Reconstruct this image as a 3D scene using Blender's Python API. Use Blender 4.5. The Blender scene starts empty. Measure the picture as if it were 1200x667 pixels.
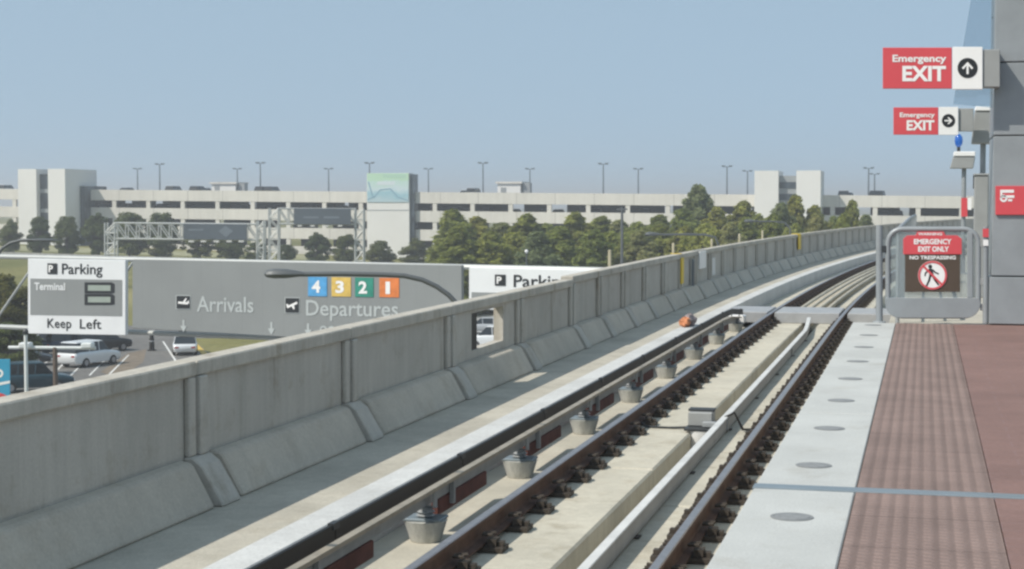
import bpy, bmesh, math, random
from mathutils import Vector, Matrix
R = math.radians
rnd = random.Random(11)
sc = bpy.context.scene
COL = sc.collection
V = Vector

# ------------------------------------------------------------------ camera frame (site survey helpers)
F = 1920.0                       # focal length in px of a 1200 px wide picture
YAW = math.atan(483 / F); PITCH = math.atan(95.5 / F)
CAM = V((0, 0, 1.26))
fw = V((-math.sin(YAW) * math.cos(PITCH), math.cos(YAW) * math.cos(PITCH), -math.sin(PITCH)))
rt = V((math.cos(YAW), math.sin(YAW), 0))
up = rt.cross(fw)
def ray(x, y): return fw + rt * ((x - 600) / F) + up * ((333.5 - y) / F)
def atD(x, y, D): return CAM + ray(x, y) * D
def atZ(x, y, z):
    d = ray(x, y); return CAM + d * ((z - CAM.z) / d.z)
def atY(x, y, Y):
    d = ray(x, y); return CAM + d * (Y / d.y)

# ------------------------------------------------------------------ materials
def lin(r, g, b):
    f = lambda c: (c / 255 / 12.92) if c / 255 <= .04045 else ((c / 255 + .055) / 1.055) ** 2.4
    return (f(r), f(g), f(b))
MATS = {}
class N:
    def __init__(s, name):
        s.m = bpy.data.materials.new(name); s.m.use_nodes = True
        s.t = s.m.node_tree; s.t.nodes.clear()
        s.out = s.t.nodes.new('ShaderNodeOutputMaterial')
        s.b = s.t.nodes.new('ShaderNodeBsdfPrincipled')
        s.t.links.new(s.b.outputs[0], s.out.inputs[0])
    def n(s, typ, **kw):
        x = s.t.nodes.new(typ)
        for k, v in kw.items(): setattr(x, k, v)
        return x
    def l(s, a, b): s.t.links.new(a, b)
    def coord(s, scale=(1, 1, 1)):
        c = s.n('ShaderNodeNewGeometry'); m = s.n('ShaderNodeMapping')
        m.inputs['Scale'].default_value = scale
        s.l(c.outputs['Position'], m.inputs[0]); return m.outputs[0]
    def ocoord(s, scale=(1, 1, 1)):
        c = s.n('ShaderNodeTexCoord'); m = s.n('ShaderNodeMapping')
        m.inputs['Scale'].default_value = scale
        s.l(c.outputs['Object'], m.inputs[0]); return m.outputs[0]
    def noise(s, vec, scale, detail=4, rough=.6):
        x = s.n('ShaderNodeTexNoise'); x.inputs['Scale'].default_value = scale
        x.inputs['Detail'].default_value = detail; x.inputs['Roughness'].default_value = rough
        s.l(vec, x.inputs['Vector']); return x.outputs[0]
    def ramp(s, fac, stops):
        x = s.n('ShaderNodeValToRGB'); e = x.color_ramp.elements
        while len(e) > len(stops): e.remove(e[-1])
        while len(e) < len(stops): e.new(.5)
        for k, (p, c) in enumerate(stops):
            e[k].position = p; e[k].color = (*c, 1) if len(c) == 3 else c
        s.l(fac, x.inputs[0]); return x.outputs[0]
    def mul(s, a, b, fac=1.0, mode='MULTIPLY'):
        x = s.n('ShaderNodeMix', data_type='RGBA', blend_type=mode); x.inputs[0].default_value = fac
        for v, i in ((a, 6), (b, 7)):
            if isinstance(v, tuple): x.inputs[i].default_value = (*v, 1)
            else: s.l(v, x.inputs[i])
        return x.outputs[2]
    def math(s, op, a, b=None):
        x = s.n('ShaderNodeMath', operation=op)
        for v, i in ((a, 0), (b, 1)):
            if v is None: continue
            if isinstance(v, (int, float)): x.inputs[i].default_value = v
            else: s.l(v, x.inputs[i])
        return x.outputs[0]
    def bump(s, h, strength=.3, dist=.01):
        x = s.n('ShaderNodeBump'); x.inputs['Strength'].default_value = strength; x.inputs['Distance'].default_value = dist
        s.l(h, x.inputs['Height']); s.l(x.outputs[0], s.b.inputs['Normal'])
    def set(s, col=None, rough=.6, metal=0., spec=.4):
        if col is not None:
            if isinstance(col, tuple): s.b.inputs['Base Color'].default_value = (*col, 1)
            else: s.l(col, s.b.inputs['Base Color'])
        s.b.inputs['Roughness'].default_value = rough; s.b.inputs['Metallic'].default_value = metal
        s.b.inputs['Specular IOR Level'].default_value = spec
def g(v): return (v, v, v)

def paint(name, col, rough=.45, metal=0., dirt=.25, scale=3.0, spec=.4):
    k = N(name); c = k.coord()
    n1 = k.noise(c, scale, 5); d = k.ramp(n1, [(.3, g(1 - dirt)), (.62, g(1.0))])
    k.set(k.mul(col, d), rough, metal, spec); MATS[name] = k.m
def concrete(name, col, streak=.25, scale=1.0, stain=.25, fine=.15, runs=0.):
    k = N(name); c = k.coord()
    a = k.ramp(k.noise(c, .7 * scale, 6, .65), [(.3, g(1 - stain)), (.65, g(1.06))])
    f = k.ramp(k.noise(c, 45 * scale, 3, .7), [(.35, g(1 - fine)), (.65, g(1 + fine * .4))])
    st = k.ramp(k.noise(k.coord((5 * scale, 5 * scale, .35 * scale)), 1.6, 4, .7), [(.36, g(1 - streak)), (.6, g(1.03))])
    col = k.mul(k.mul(k.mul(col, a), f), st)
    if runs:
        col = k.mul(col, k.ramp(k.noise(k.coord((1.6, 1.6, .16)), 1.5, 5, .6), [(.58, g(1)), (.74, (1 - runs, 1 - runs * 1.12, 1 - runs * 1.3))]))
        col = k.mul(col, k.ramp(k.noise(k.coord(), 2.4, 5, .75), [(.54, g(1)), (.78, (1 - runs * .8, 1 - runs, 1 - runs * 1.25))]))
    k.set(col, .88, 0, .25); k.bump(k.noise(c, 60 * scale, 4), .25, .006); MATS[name] = k.m

concrete('wall_concrete', (.49, .465, .415), .07, 1.0, .13, .08, runs=0.28)
concrete('coping_concrete', (.52, .49, .43), .14, 1.6, .22, .1, runs=0.3)
concrete('base_concrete', (.54, .495, .42), .03, .9, .20, .1, runs=0.16)
concrete('walkway_concrete', (.50, .47, .40), .05, 1.4, .22, runs=0.14)
concrete('walkway_edge', (.58, .59, .585), .04, 1.2, .14, runs=0.1)
concrete('plinth_concrete', (.545, .515, .43), .08, 1.4, .16, .1, runs=0.26)
concrete('floor_concrete', (.52, .49, .41), .03, 1.4, .2, .1)
concrete('pedestal_grey', (.60, .60, .56), .2, 3, .2)
concrete('granite', (.485, .495, .48), .0, 2.0, .10, .12, runs=0.1)
concrete('garage_concrete', (.65, .63, .58), .05, .12, .10, .02, runs=0.07)
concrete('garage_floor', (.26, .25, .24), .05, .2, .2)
concrete('road_barrier', (.5, .49, .46), .2, .3, .2)
paint('rust_steel', (.105, .055, .038), .75, .1, .45, 9)
paint('rail_head', (.40, .365, .36), .32, .75, .25, 12)
paint('fastener_steel', (.075, .062, .05), .7, .2, .4, 20)
paint('galv', (.40, .42, .43), .5, .35, .2, 6)
paint('guard_grey', (.40, .41, .42), .5, .15, .2, 3)
paint('guard_top', (.7, .7, .68), .5, .1, .2, 3)  # beam top: sunlight put into a paler grey; also used on plain pale parts
paint('black_cover', (.020, .018, .017), .55, 0, .3, 4)
paint('red_board', (.16, .055, .042), .7, 0, .4, 5)
paint('dark_metal', (.05, .055, .06), .5, .3, .2)
paint('lip_metal', (.45, .40, .32), .45, .3, .3, 5)
paint('gate_grey', (.30, .325, .34), .42, .15, .12, 4)
paint('cabinet_grey', (.33, .34, .335), .5, .1, .12, 4)
paint('sign_red', (.62, .08, .095), .35, 0, .06)
paint('sign_white', (.82, .82, .81), .4, 0, .07, 2)
paint('sign_black', (.02, .022, .025), .4, 0, .05)
paint('sign_brown', (.085, .062, .045), .4, 0, .1)
paint('road_sign_grey', (.24, .255, .255), .5, 0, .08, .4)
paint('road_sign_white', (.72, .74, .75), .4, 0, .08, .5)
paint('letter_grey', (.44, .475, .475), .5, 0, .05)
paint('led_panel', (.30, .35, .31), .4, 0, .1)
paint('sign_back', (.085, .105, .125), .5, 0, .15, .3)
paint('truss_grey', (.46, .48, .47), .5, .2, .1, 1)
paint('lamp_grey', (.115, .125, .13), .5, .2, .1, 1)
paint('pole_blue_grey', (.17, .20, .23), .5, .2, .1, 1)
paint('sq_blue', (.09, .36, .68), .4); paint('sq_yellow', (.72, .50, .12), .4)
paint('sq_green', (.035, .27, .20), .4); paint('sq_orange', (.74, .22, .06), .4)
paint('marker_yellow', (.75, .52, .02), .5, 0, .15)
paint('orange_cloth', (.62, .25, .12), .8, 0, .3, 12)
paint('grey_cloth', (.36, .30, .30), .9, 0, .3, 9)
paint('post_tan', (.50, .46, .34), .7, 0, .2)
paint('pole_white', (.72, .75, .74), .45, 0, .1)
paint('pole_brown', (.13, .10, .08), .6, 0, .1)
paint('panel_blue', (.05, .33, .52), .4, 0, .08)
paint('tower_white', (.74, .735, .71), .7, 0, .06, .15)
paint('tower_grey', (.30, .32, .33), .6, 0, .1, .2)
paint('joint_cover', (.27, .32, .35), .4, .4, .15, 3)
paint('inlay_light', (.26, .27, .275), .75, 0, .2, 30, .2)
paint('tyre', (.02, .02, .02), .8); paint('wheel_rim', (.4, .4, .42), .35, .7)
for nm, cc in (('car_white', (.74, .76, .77)), ('car_navy', (.03, .05, .085)), ('car_black', (.02, .022, .026)), ('car_silver', (.42, .44, .46)),
               ('car_teal', (.02, .055, .075)), ('car_red', (.28, .03, .03)), ('car_beige', (.40, .36, .28))):
    paint(nm, cc, .25, .15, .04, 2, .5); 
paint('lamp_red', (.35, .01, .01), .3); paint('lamp_clear', (.7, .7, .7), .2)
k = N('car_glass'); k.set((.015, .02, .025), .08, 0, .6); MATS['car_glass'] = k.m
k = N('tower_glass'); k.set(k.mul((.05, .065, .08), k.ramp(k.noise(k.coord(), .5, 2), [(.35, g(.5)), (.65, g(1.5))])), .15, 0, .5); MATS['tower_glass'] = k.m
k = N('blue_lens'); k.set((.008, .05, .22), .12, 0, .6); k.b.inputs['Coat Weight'].default_value = .6
k.b.inputs['Emission Color'].default_value = (.03, .25, .9, 1); k.b.inputs['Emission Strength'].default_value = .3; MATS['blue_lens'] = k.m

def glass(name, tint, opac):
    k = N(name); tr = k.n('ShaderNodeBsdfTransparent'); tr.inputs[0].default_value = (*tint, 1)
    gl = k.n('ShaderNodeBsdfGlossy'); gl.inputs[0].default_value = (.9, .95, 1, 1); gl.inputs[1].default_value = .06
    df = k.n('ShaderNodeBsdfDiffuse'); df.inputs[0].default_value = (.42, .47, .50, 1)
    m1 = k.n('ShaderNodeMixShader'); m1.inputs[0].default_value = opac
    m2 = k.n('ShaderNodeMixShader'); m2.inputs[0].default_value = .06
    k.l(tr.outputs[0], m1.inputs[1]); k.l(df.outputs[0], m1.inputs[2])
    k.l(m1.outputs[0], m2.inputs[1]); k.l(gl.outputs[0], m2.inputs[2]); k.l(m2.outputs[0], k.out.inputs[0]); MATS[name] = k.m
glass('gate_glass', (.84, .88, .88), .22)
glass('screen_glass', (.78, .84, .88), .10)

def joints(name, vec, period, dark):
    m = MATS[name]; t_ = m.node_tree; b = [n for n in t_.nodes if n.type == 'BSDF_PRINCIPLED'][0]; src = b.inputs['Base Color'].links[0].from_socket
    k = N.__new__(N); k.m = m; k.t = t_; k.b = b
    geo = k.n('ShaderNodeNewGeometry'); dt = k.n('ShaderNodeVectorMath', operation='DOT_PRODUCT'); k.l(geo.outputs['Position'], dt.inputs[0]); dt.inputs[1].default_value = vec
    f = k.math('FRACT', k.math('DIVIDE', dt.outputs['Value'], period)); j = k.math('LESS_THAN', f, dark[0])
    k.l(k.mul(src, k.ramp(j, [(0, g(1)), (1, g(dark[1]))])), b.inputs['Base Color'])
joints('garage_concrete', (1, 0, 0), 6.72, (.016, .62))
joints('road_sign_grey', (1, 0, 0), 1.2, (.02, .90))
# tactile paving: rows of small domes, 0.61 m tiles
k = N('tactile'); c = k.coord(); sp = k.n('ShaderNodeSeparateXYZ'); k.l(c, sp.inputs[0])
def cell(v, p):
    f = k.math('FRACT', k.math('DIVIDE', v, p)); return k.math('ABSOLUTE', k.math('SUBTRACT', f, .5))
dx, dy = cell(sp.outputs[0], .0573), cell(sp.outputs[1], .0573)
r2 = k.math('SQRT', k.math('ADD', k.math('MULTIPLY', dx, dx), k.math('MULTIPLY', dy, dy)))
dome = k.ramp(r2, [(.2, g(1)), (.36, g(0))])
joint = k.math('GREATER_THAN', cell(sp.outputs[1], .6096), .492)
col = k.mul((.25, .18, .158), k.ramp(k.noise(c, 2.2, 6), [(.3, g(.82)), (.68, g(1.1))]))
col = k.mul(col, k.ramp(k.noise(c, 70, 2), [(.3, g(.86)), (.7, g(1.1))]))
col = k.mul(col, k.ramp(dome, [(0, g(.94)), (1, g(1.07))]))
stripe = k.ramp(k.noise(k.coord((9, .12, 1)), 2, 3), [(.35, g(.94)), (.65, g(1.04))])
col = k.mul(col, stripe); col = k.mul(col, k.ramp(dx, [(.24, g(1.04)), (.40, g(.84))])); col = k.mul(col, k.ramp(joint, [(0, g(1)), (1, g(.6))]))
k.set(col, .8, 0, .3); k.bump(dome, .6, .005); MATS['tactile'] = k.m

k = N('red_paving'); c = k.coord()
br = k.n('ShaderNodeTexBrick'); k.l(c, br.inputs['Vector']); br.inputs['Scale'].default_value = 1
br.inputs['Brick Width'].default_value = .305; br.inputs['Row Height'].default_value = .152; br.inputs['Mortar Size'].default_value = .004
br.inputs['Color1'].default_value = (.235, .142, .122, 1); br.inputs['Color2'].default_value = (.222, .134, .115, 1); br.inputs['Mortar'].default_value = (.24, .155, .145, 1)
col = k.mul(br.outputs[0], k.ramp(k.noise(c, 1.1, 6, .7), [(.3, g(.80)), (.68, g(1.1))]))
col = k.mul(col, k.ramp(k.noise(c, 40, 3), [(.3, g(.88)), (.7, g(1.08))]))
k.set(col, .7, 0, .35); k.bump(k.noise(c, 90, 2), .2, .003); MATS['red_paving'] = k.m

def ground_mat(name, c1, c2, s1, s2, c3=None):
    k = N(name); c = k.coord()
    col = k.ramp(k.noise(c, s1, 7, .65), [(.35, c1), (.62, c2)])
    if c3:
        mk = k.ramp(k.noise(c, s1 * .35, 4), [(.52, g(0)), (.62, g(1))])
        x = k.n('ShaderNodeMix', data_type='RGBA'); k.l(mk, x.inputs[0]); k.l(col, x.inputs[6]); x.inputs[7].default_value = (*c3, 1); col = x.outputs[2]
    col = k.mul(col, k.ramp(k.noise(c, s2, 4), [(.3, g(.75)), (.7, g(1.15))]))
    k.set(col, .95, 0, .2); MATS[name] = k.m
ground_mat('grass_ground', (.115, .125, .035), (.20, .185, .062), .06, 1.2, (.26, .235, .10))
ground_mat('pale_field', (.28, .28, .15), (.33, .32, .20), .05, .8)
ground_mat('asphalt', (.15, .145, .14), (.19, .185, .175), .08, 2.0)
ground_mat('brown_patch', (.19, .16, .13), (.23, .19, .145), .2, 2.0)
ground_mat('road_pale', (.33, .335, .33), (.40, .40, .39), .05, 1.5)
paint('road_paint', (.75, .75, .72), .7, 0, .3, 2); paint('road_yellow', (.65, .45, .08), .7, 0, .3, 2)

def leafmat(name, a, b, c_):
    k = N(name); gi = k.n('ShaderNodeNewGeometry'); oi = k.n('ShaderNodeObjectInfo')
    col = k.ramp(gi.outputs['Random Per Island'], [(0, a), (.55, b), (1, c_)])
    col = k.mul(col, k.ramp(oi.outputs['Random'], [(0, (.78, .85, .85)), (.5, (1.0, 1.0, .9)), (1, (1.22, 1.1, .95))]))
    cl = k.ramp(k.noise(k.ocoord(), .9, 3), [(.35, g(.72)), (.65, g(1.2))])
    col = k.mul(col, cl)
    k.set(col, .7, 0, .2)
    tl = k.n('ShaderNodeBsdfTranslucent'); k.l(col, tl.inputs[0]); m = k.n('ShaderNodeMixShader'); m.inputs[0].default_value = .5
    k.l(k.b.outputs[0], m.inputs[1]); k.l(tl.outputs[0], m.inputs[2]); k.l(m.outputs[0], k.out.inputs[0]); MATS[name] = k.m
leafmat('pine_leaf', (.215, .245, .055), (.305, .335, .085), (.39, .405, .13))
leafmat('grey_leaf', (.21, .24, .105), (.28, .31, .14), (.35, .37, .19))
leafmat('dark_leaf', (.085, .115, .04), (.125, .155, .055), (.175, .20, .08))
leafmat('yellow_leaf', (.11, .105, .022), (.17, .16, .035), (.22, .19, .055))
paint('bark', (.10, .08, .06), .9, 0, .4, 3)

# mural on the centre tower: soft abstract bands
k = N('mural'); tc = k.n('ShaderNodeTexCoord'); c = tc.outputs['Generated']; sp = k.n('ShaderNodeSeparateXYZ'); k.l(c, sp.inputs[0])
w = k.math('ADD', sp.outputs[2], k.math('MULTIPLY', k.noise(c, 2.2, 3), .55))
col = k.ramp(w, [(.35, (.42, .55, .60)), (.58, (.30, .50, .58)), (.72, (.55, .66, .70)), (.95, (.48, .66, .60)), (1.2, (.46, .66, .50))])
k.set(col, .6, 0, .3); MATS['mural'] = k.m
paint('mural_line', (.20, .36, .46), .6, 0, .1); paint('mural_pale', (.62, .70, .74), .6, 0, .1); paint('mural_green', (.42, .62, .50), .6, 0, .1)

# ------------------------------------------------------------------ mesh builder
class MB:
    def __init__(s): s.v = []; s.f = []
    def add(s, vs, fs):
        o = len(s.v); s.v += [V(p) for p in vs]; s.f += [tuple(i + o for i in q) for q in fs]; return s
    def hexa(s, p):   # 8 pts: bottom ring 0-3, top ring 4-7
        return s.add(p, [(3, 2, 1, 0), (4, 5, 6, 7), (0, 1, 5, 4), (1, 2, 6, 5), (2, 3, 7, 6), (3, 0, 4, 7)])
    def box(s, x0, x1, y0, y1, z0, z1):
        return s.hexa([(x0, y0, z0), (x1, y0, z0), (x1, y1, z0), (x0, y1, z0), (x0, y0, z1), (x1, y0, z1), (x1, y1, z1), (x0, y1, z1)])
    def obox(s, c, ax, ay, az, hx, hy, hz):
        P = lambda i, j, l: V(c) + ax * (i * hx) + ay * (j * hy) + az * (l * hz)
        return s.hexa([P(-1, -1, -1), P(1, -1, -1), P(1, 1, -1), P(-1, 1, -1), P(-1, -1, 1), P(1, -1, 1), P(1, 1, 1), P(-1, 1, 1)])
    def prism(s, pts, off):   # planar polygon pts extruded by vector off (front face = pts)
        n = len(pts); a = [V(p) for p in pts]; b = [p + V(off) for p in a]
        return s.add(a + b, [tuple(range(n)), tuple(range(2 * n - 1, n - 1, -1))] + [(i, i + n, (i + 1) % n + n, (i + 1) % n) for i in range(n)])
    def tube(s, pts, r, n=8, r1=None, cap=True):
        pts = [V(p) for p in pts]; m = len(pts); rings = []
        prev = None
        for i, p in enumerate(pts):
            t = (pts[min(i + 1, m - 1)] - pts[max(i - 1, 0)]).normalized()
            if prev is None:
                a = t.orthogonal().normalized()
            else:
                a = (prev - t * prev.dot(t)).normalized()
            prev = a; b = t.cross(a)
            rr = r if r1 is None else r + (r1 - r) * i / max(1, m - 1)
            rings.append([p + a * (rr * math.cos(2 * math.pi * j / n)) + b * (rr * math.sin(2 * math.pi * j / n)) for j in range(n)])
        vs = [q for ring in rings for q in ring]; fs = []
        for i in range(m - 1):
            for j in range(n):
                fs.append((i * n + j, i * n + (j + 1) % n, (i + 1) * n + (j + 1) % n, (i + 1) * n + j))
        if cap: fs += [tuple(range(n - 1, -1, -1)), tuple((m - 1) * n + j for j in range(n))]
        return s.add(vs, fs)
    def lathe(s, c, prof, n=20):
        c = V(c); vs = []; fs = []; m = len(prof)
        for r, z in prof:
            vs += [c + V((r * math.cos(2 * math.pi * j / n), r * math.sin(2 * math.pi * j / n), z)) for j in range(n)]
        for i in range(m - 1):
            for j in range(n):
                fs.append((i * n + j, i * n + (j + 1) % n, (i + 1) * n + (j + 1) % n, (i + 1) * n + j))
        fs += [tuple(range(n - 1, -1, -1)), tuple((m - 1) * n + j for j in range(n))]
        return s.add(vs, fs)
    def sweep(s, prof, ss, W, cap=True):  # prof: ccw (x,z) seen looking along +s
        n = len(prof); m = len(ss); vs = [W(x, t, z) for t in ss for x, z in prof]; fs = []
        for i in range(m - 1):
            for j in range(n):
                fs.append((i * n + j, i * n + (j + 1) % n, (i + 1) * n + (j + 1) % n, (i + 1) * n + j))
        if cap: fs += [tuple(range(n - 1, -1, -1)), tuple((m - 1) * n + j for j in range(n))]
        return s.add(vs, fs)
    def build(s, name, mat, parent=None, bevel=0., smooth=False, seg=1):
        off = ROOT.get(parent, V((0, 0, 0))) if parent else V((0, 0, 0))
        me = bpy.data.meshes.new(name)
        me.from_pydata([tuple(p - off) for p in s.v], [], s.f)
        bm = bmesh.new(); bm.from_mesh(me)
        bmesh.ops.recalc_face_normals(bm, faces=bm.faces[:])
        if bevel:
            ed = [e for e in bm.edges if len(e.link_faces) == 2 and e.calc_face_angle(0) > .5]
            bmesh.ops.bevel(bm, geom=ed, offset=bevel, segments=seg, affect='EDGES', clamp_overlap=True)
        bm.to_mesh(me); bm.free()
        if smooth:
            me.polygons.foreach_set('use_smooth', [True] * len(me.polygons))
            try: me.set_sharp_from_angle(angle=R(40))
            except Exception: pass
        me.materials.append(MATS[mat])
        o = bpy.data.objects.new(name, me); COL.objects.link(o)
        if parent: o.parent = parent; ROOT[o] = off
        return o
ROOT = {}
def tag(o, label, cat, group=None, kind=None):
    o['label'] = label; o['category'] = cat
    if group: o['group'] = group
    if kind: o['kind'] = kind
    return o
def thing(name, label, cat, loc=(0, 0, 0), group=None):
    o = bpy.data.objects.new(name, None); COL.objects.link(o); o.location = loc; o.empty_display_size = .2
    ROOT[o] = V(loc); return tag(o, label, cat, group)
def struct(o): o['kind'] = 'structure'; return o
def dup(root, loc=None, rz=None, label=None, group=None, scale=None):
    r = root.copy(); COL.objects.link(r)
    if loc is not None: r.location = loc
    if rz is not None: r.rotation_euler = (0, 0, rz)
    if scale is not None: r.scale = scale if hasattr(scale, '__len__') else (scale,) * 3
    if label: r['label'] = label
    if group: r['group'] = group
    for ch in list(root.children):
        c = ch.copy(); COL.objects.link(c); c.parent = r
        for gch in list(ch.children):
            d = gch.copy(); COL.objects.link(d); d.parent = c
    return r

def text_into(mb, txt, quad, thick, nrm, bold=0., spacing=1.0):
    """flat lettering fitted into quad (bottom-left, bottom-right, top-right, top-left), front pushed along nrm"""
    cu = bpy.data.curves.new('t', 'FONT'); cu.body = txt; cu.offset = bold; cu.space_character = spacing; cu.resolution_u = 3
    ob = bpy.data.objects.new('t', cu); COL.objects.link(ob)
    bpy.context.view_layer.update()
    me = bpy.data.meshes.new_from_object(ob.evaluated_get(bpy.context.evaluated_depsgraph_get()))
    bpy.data.objects.remove(ob); bpy.data.curves.remove(cu)
    xs = [v.co.x for v in me.vertices]; ys = [v.co.y for v in me.vertices]
    x0, x1, y0, y1 = min(xs), max(xs), min(ys), max(ys)
    A, B, C_, D_ = [V(q) for q in quad]
    def mp(v):
        a = (v.x - x0) / (x1 - x0); b = (v.y - y0) / (y1 - y0)
        return (A * (1 - a) + B * a) * (1 - b) + (D_ * (1 - a) + C_ * a) * b + nrm * thick
    mb.add([mp(v.co) for v in me.vertices], [tuple(p.vertices) for p in me.polygons])
    bpy.data.meshes.remove(me); return mb

class Board:
    """a flat board standing in the site; surveyed by its outline, D(x) is the distance of the board plane"""
    def __init__(s, Dfun, nrm): s.D = Dfun; s.n = nrm
    def p(s, x, y, o=0.): return atD(x, y, s.D(x)) + s.n * o
    def quad(s, x0, y0, x1, y1, o=0.): return [s.p(x0, y1, o), s.p(x1, y1, o), s.p(x1, y0, o), s.p(x0, y0, o)]
    def rect(s, mb, x0, y0, x1, y1, front, back, sl=0.):
        q = [s.p(x0, y1, front), s.p(x1, y1 + sl, front), s.p(x1, y0 + sl, front), s.p(x0, y0, front)]
        mb.prism(q, s.n * (back - front)); return mb
    def disc(s, mb, x, y, r, front, back, n=28, ry=None):
        mb.prism([s.p(x + r * math.cos(2 * math.pi * i / n), y - (ry or r) * math.sin(2 * math.pi * i / n), front) for i in range(n)], s.n * (back - front)); return mb
    def ring(s, mb, x, y, r0, r1, o, n=32):
        a = [s.p(x + r0 * math.cos(2 * math.pi * i / n), y - r0 * math.sin(2 * math.pi * i / n), o) for i in range(n)]
        b = [s.p(x + r1 * math.cos(2 * math.pi * i / n), y - r1 * math.sin(2 * math.pi * i / n), o) for i in range(n)]
        mb.add(a + b, [(i, (i + 1) % n, (i + 1) % n + n, i + n) for i in range(n)]); return mb
    def poly(s, mb, pts, front, back):
        mb.prism([s.p(x, y, front) for x, y in pts], s.n * (back - front)); return mb
    def line(s, mb, x0, y0, x1, y1, w, front, back):
        d = math.hypot(x1 - x0, y1 - y0); a, b = -(y1 - y0) / d * w / 2, (x1 - x0) / d * w / 2
        return s.poly(mb, [(x0 + a, y0 + b), (x1 + a, y1 + b), (x1 - a, y1 - b), (x0 - a, y0 - b)], front, back)
    def text(s, mb, txt, x0, y0, x1, y1, o, bold=0., sl=0., spacing=1.):
        q = [s.p(x0, y1, 0), s.p(x1, y1 + sl, 0), s.p(x1, y0 + sl, 0), s.p(x0, y0, 0)]
        return text_into(mb, txt, q, o, s.n, bold, spacing)

# ------------------------------------------------------------------ track alignment: straight, then a curve to the east
S0, RAD = 30.0, 550.0
def W(x, s, z):
    if s <= S0: return V((x, s, z))
    a = (s - S0) / RAD
    return V((RAD * (1 - math.cos(a)) + x * math.cos(a), S0 + RAD * math.sin(a) - x * math.sin(a), z))
def sl(a, b, st=3.0):
    n = max(1, int(math.ceil((b - a) / st))); return [a + (b - a) * i / n for i in range(n + 1)]
def rectp(x0, x1, z0, z1): return [(x0, z0), (x1, z0), (x1, z1), (x0, z1)]
ZR = -1.02      # top of rail
SEND = 175.0

# ------------------------------------------------------------------ viaduct deck, walkway, plinths
deck = struct(MB().sweep([(-5.58, -2.7), (2.6, -2.7), (2.6, -1.5), (-5.58, -1.5)], [-12] + sl(0, SEND), W).build('viaduct_deck', 'floor_concrete'))
wk = struct(MB().sweep([(-5.38, -1.496), (-4.336, -1.496), (-4.336, ZR), (-5.38, ZR)], [-12] + sl(0, SEND), W).build('walkway', 'walkway_concrete'))
we = struct(MB().sweep([(-4.33, -1.496), (-4.062, -1.496), (-4.062, ZR + .012), (-4.33, ZR + .012)], [-12] + sl(0, SEND), W).build('walkway_kerb', 'walkway_edge', bevel=.008))

struct(MB().sweep([(-4.06, -1.497), (-3.305, -1.497), (-3.305, -1.34), (-4.06, -1.34)], [-12] + sl(0, SEND), W).build('track_floor', 'floor_concrete'))
XL, XR = -3.10, -1.615
def plinth(xa, xb, label, joint, jof, notch=None):
    t = thing('track_plinth', label, 'track plinth', (W((xa + xb) / 2, 10, -1.5)))
    s = -8.0 + jof; k = 0
    while s < 160:
        e = s + joint - .025
        MB().sweep(rectp(xa, xb, -1.497, -1.24 + .004 * (k % 2)), sl(s, e, 3), W).build('plinth_block', 'plinth_concrete', t, bevel=.018)
        s += joint; k += 1
    return t
plinth(-3.30, -2.44, 'wide beige concrete plinth carrying the rail beside the contact rail', 4.57, .3)
plinth(-2.115, -1.22, 'narrow beige concrete plinth carrying the rail beside the platform', 3.05, 0)

def rail(xc, label):
    t = thing('running_rail', label, 'rail', W(xc, 10, ZR - .17))
    prof = [(-.07, -.17), (.07, -.17), (.07, -.158), (.02, -.14), (.010, -.125), (.010, -.045), (.034, -.035), (.036, -.008), (-.036, -.008), (-.034, -.035), (-.010, -.045), (-.010, -.125), (-.02, -.14), (-.07, -.158)]
    MB().sweep([(xc + x, ZR + z) for x, z in prof], [-12] + sl(0, SEND, 2), W).build('rail_body', 'rust_steel', t)
    MB().sweep([(xc - .034, ZR - .0075), (xc + .034, ZR - .0075), (xc + .027, ZR), (xc - .027, ZR)], [-12] + sl(0, SEND, 2), W).build('rail_head', 'rail_head', t)
    def fast(mb, s):
        def bx(x0, x1, a, b, z0, z1):
            mb.hexa([W(xc + x0, s + a, z0), W(xc + x1, s + a, z0), W(xc + x1, s + b, z0), W(xc + x0, s + b, z0), W(xc + x0, s + a, z1), W(xc + x1, s + a, z1), W(xc + x1, s + b, z1), W(xc + x0, s + b, z1)])
        bx(-.21, .21, -.10, .10, -1.234, -1.20)
        for q in (-1, 1):
            bx(min(q * .085, q * .155), max(q * .085, q * .155), -.055, .055, -1.1995, -1.145)
            bx(min(q * .160, q * .20), max(q * .160, q * .20), -.035, .035, -1.1995, -1.165)
            c = W(xc + q * .1, s, 0)
            mb.tube([W(xc + q * .13, s - .05, -1.115), W(xc + q * .05, s - .03, -1.12), W(xc + q * .05, s + .03, -1.12), W(xc + q * .13, s + .05, -1.115)], .013, 5)
        return mb
    s = 5.2; n = 0
    while n < 100:
        fast(MB(), s).build('rail_fastener', 'fastener_steel', t); s += .762; n += 1
    far = MB()
    while s < 120: fast(far, s); s += .762
    far.build('distant_fasteners', 'fastener_steel', t)['kind'] = 'stuff'
    return t
rail(XL, 'rusty brown running rail next to the black boarded contact rail')
rail(XR, 'rusty brown running rail next to the granite platform edge')

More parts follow.
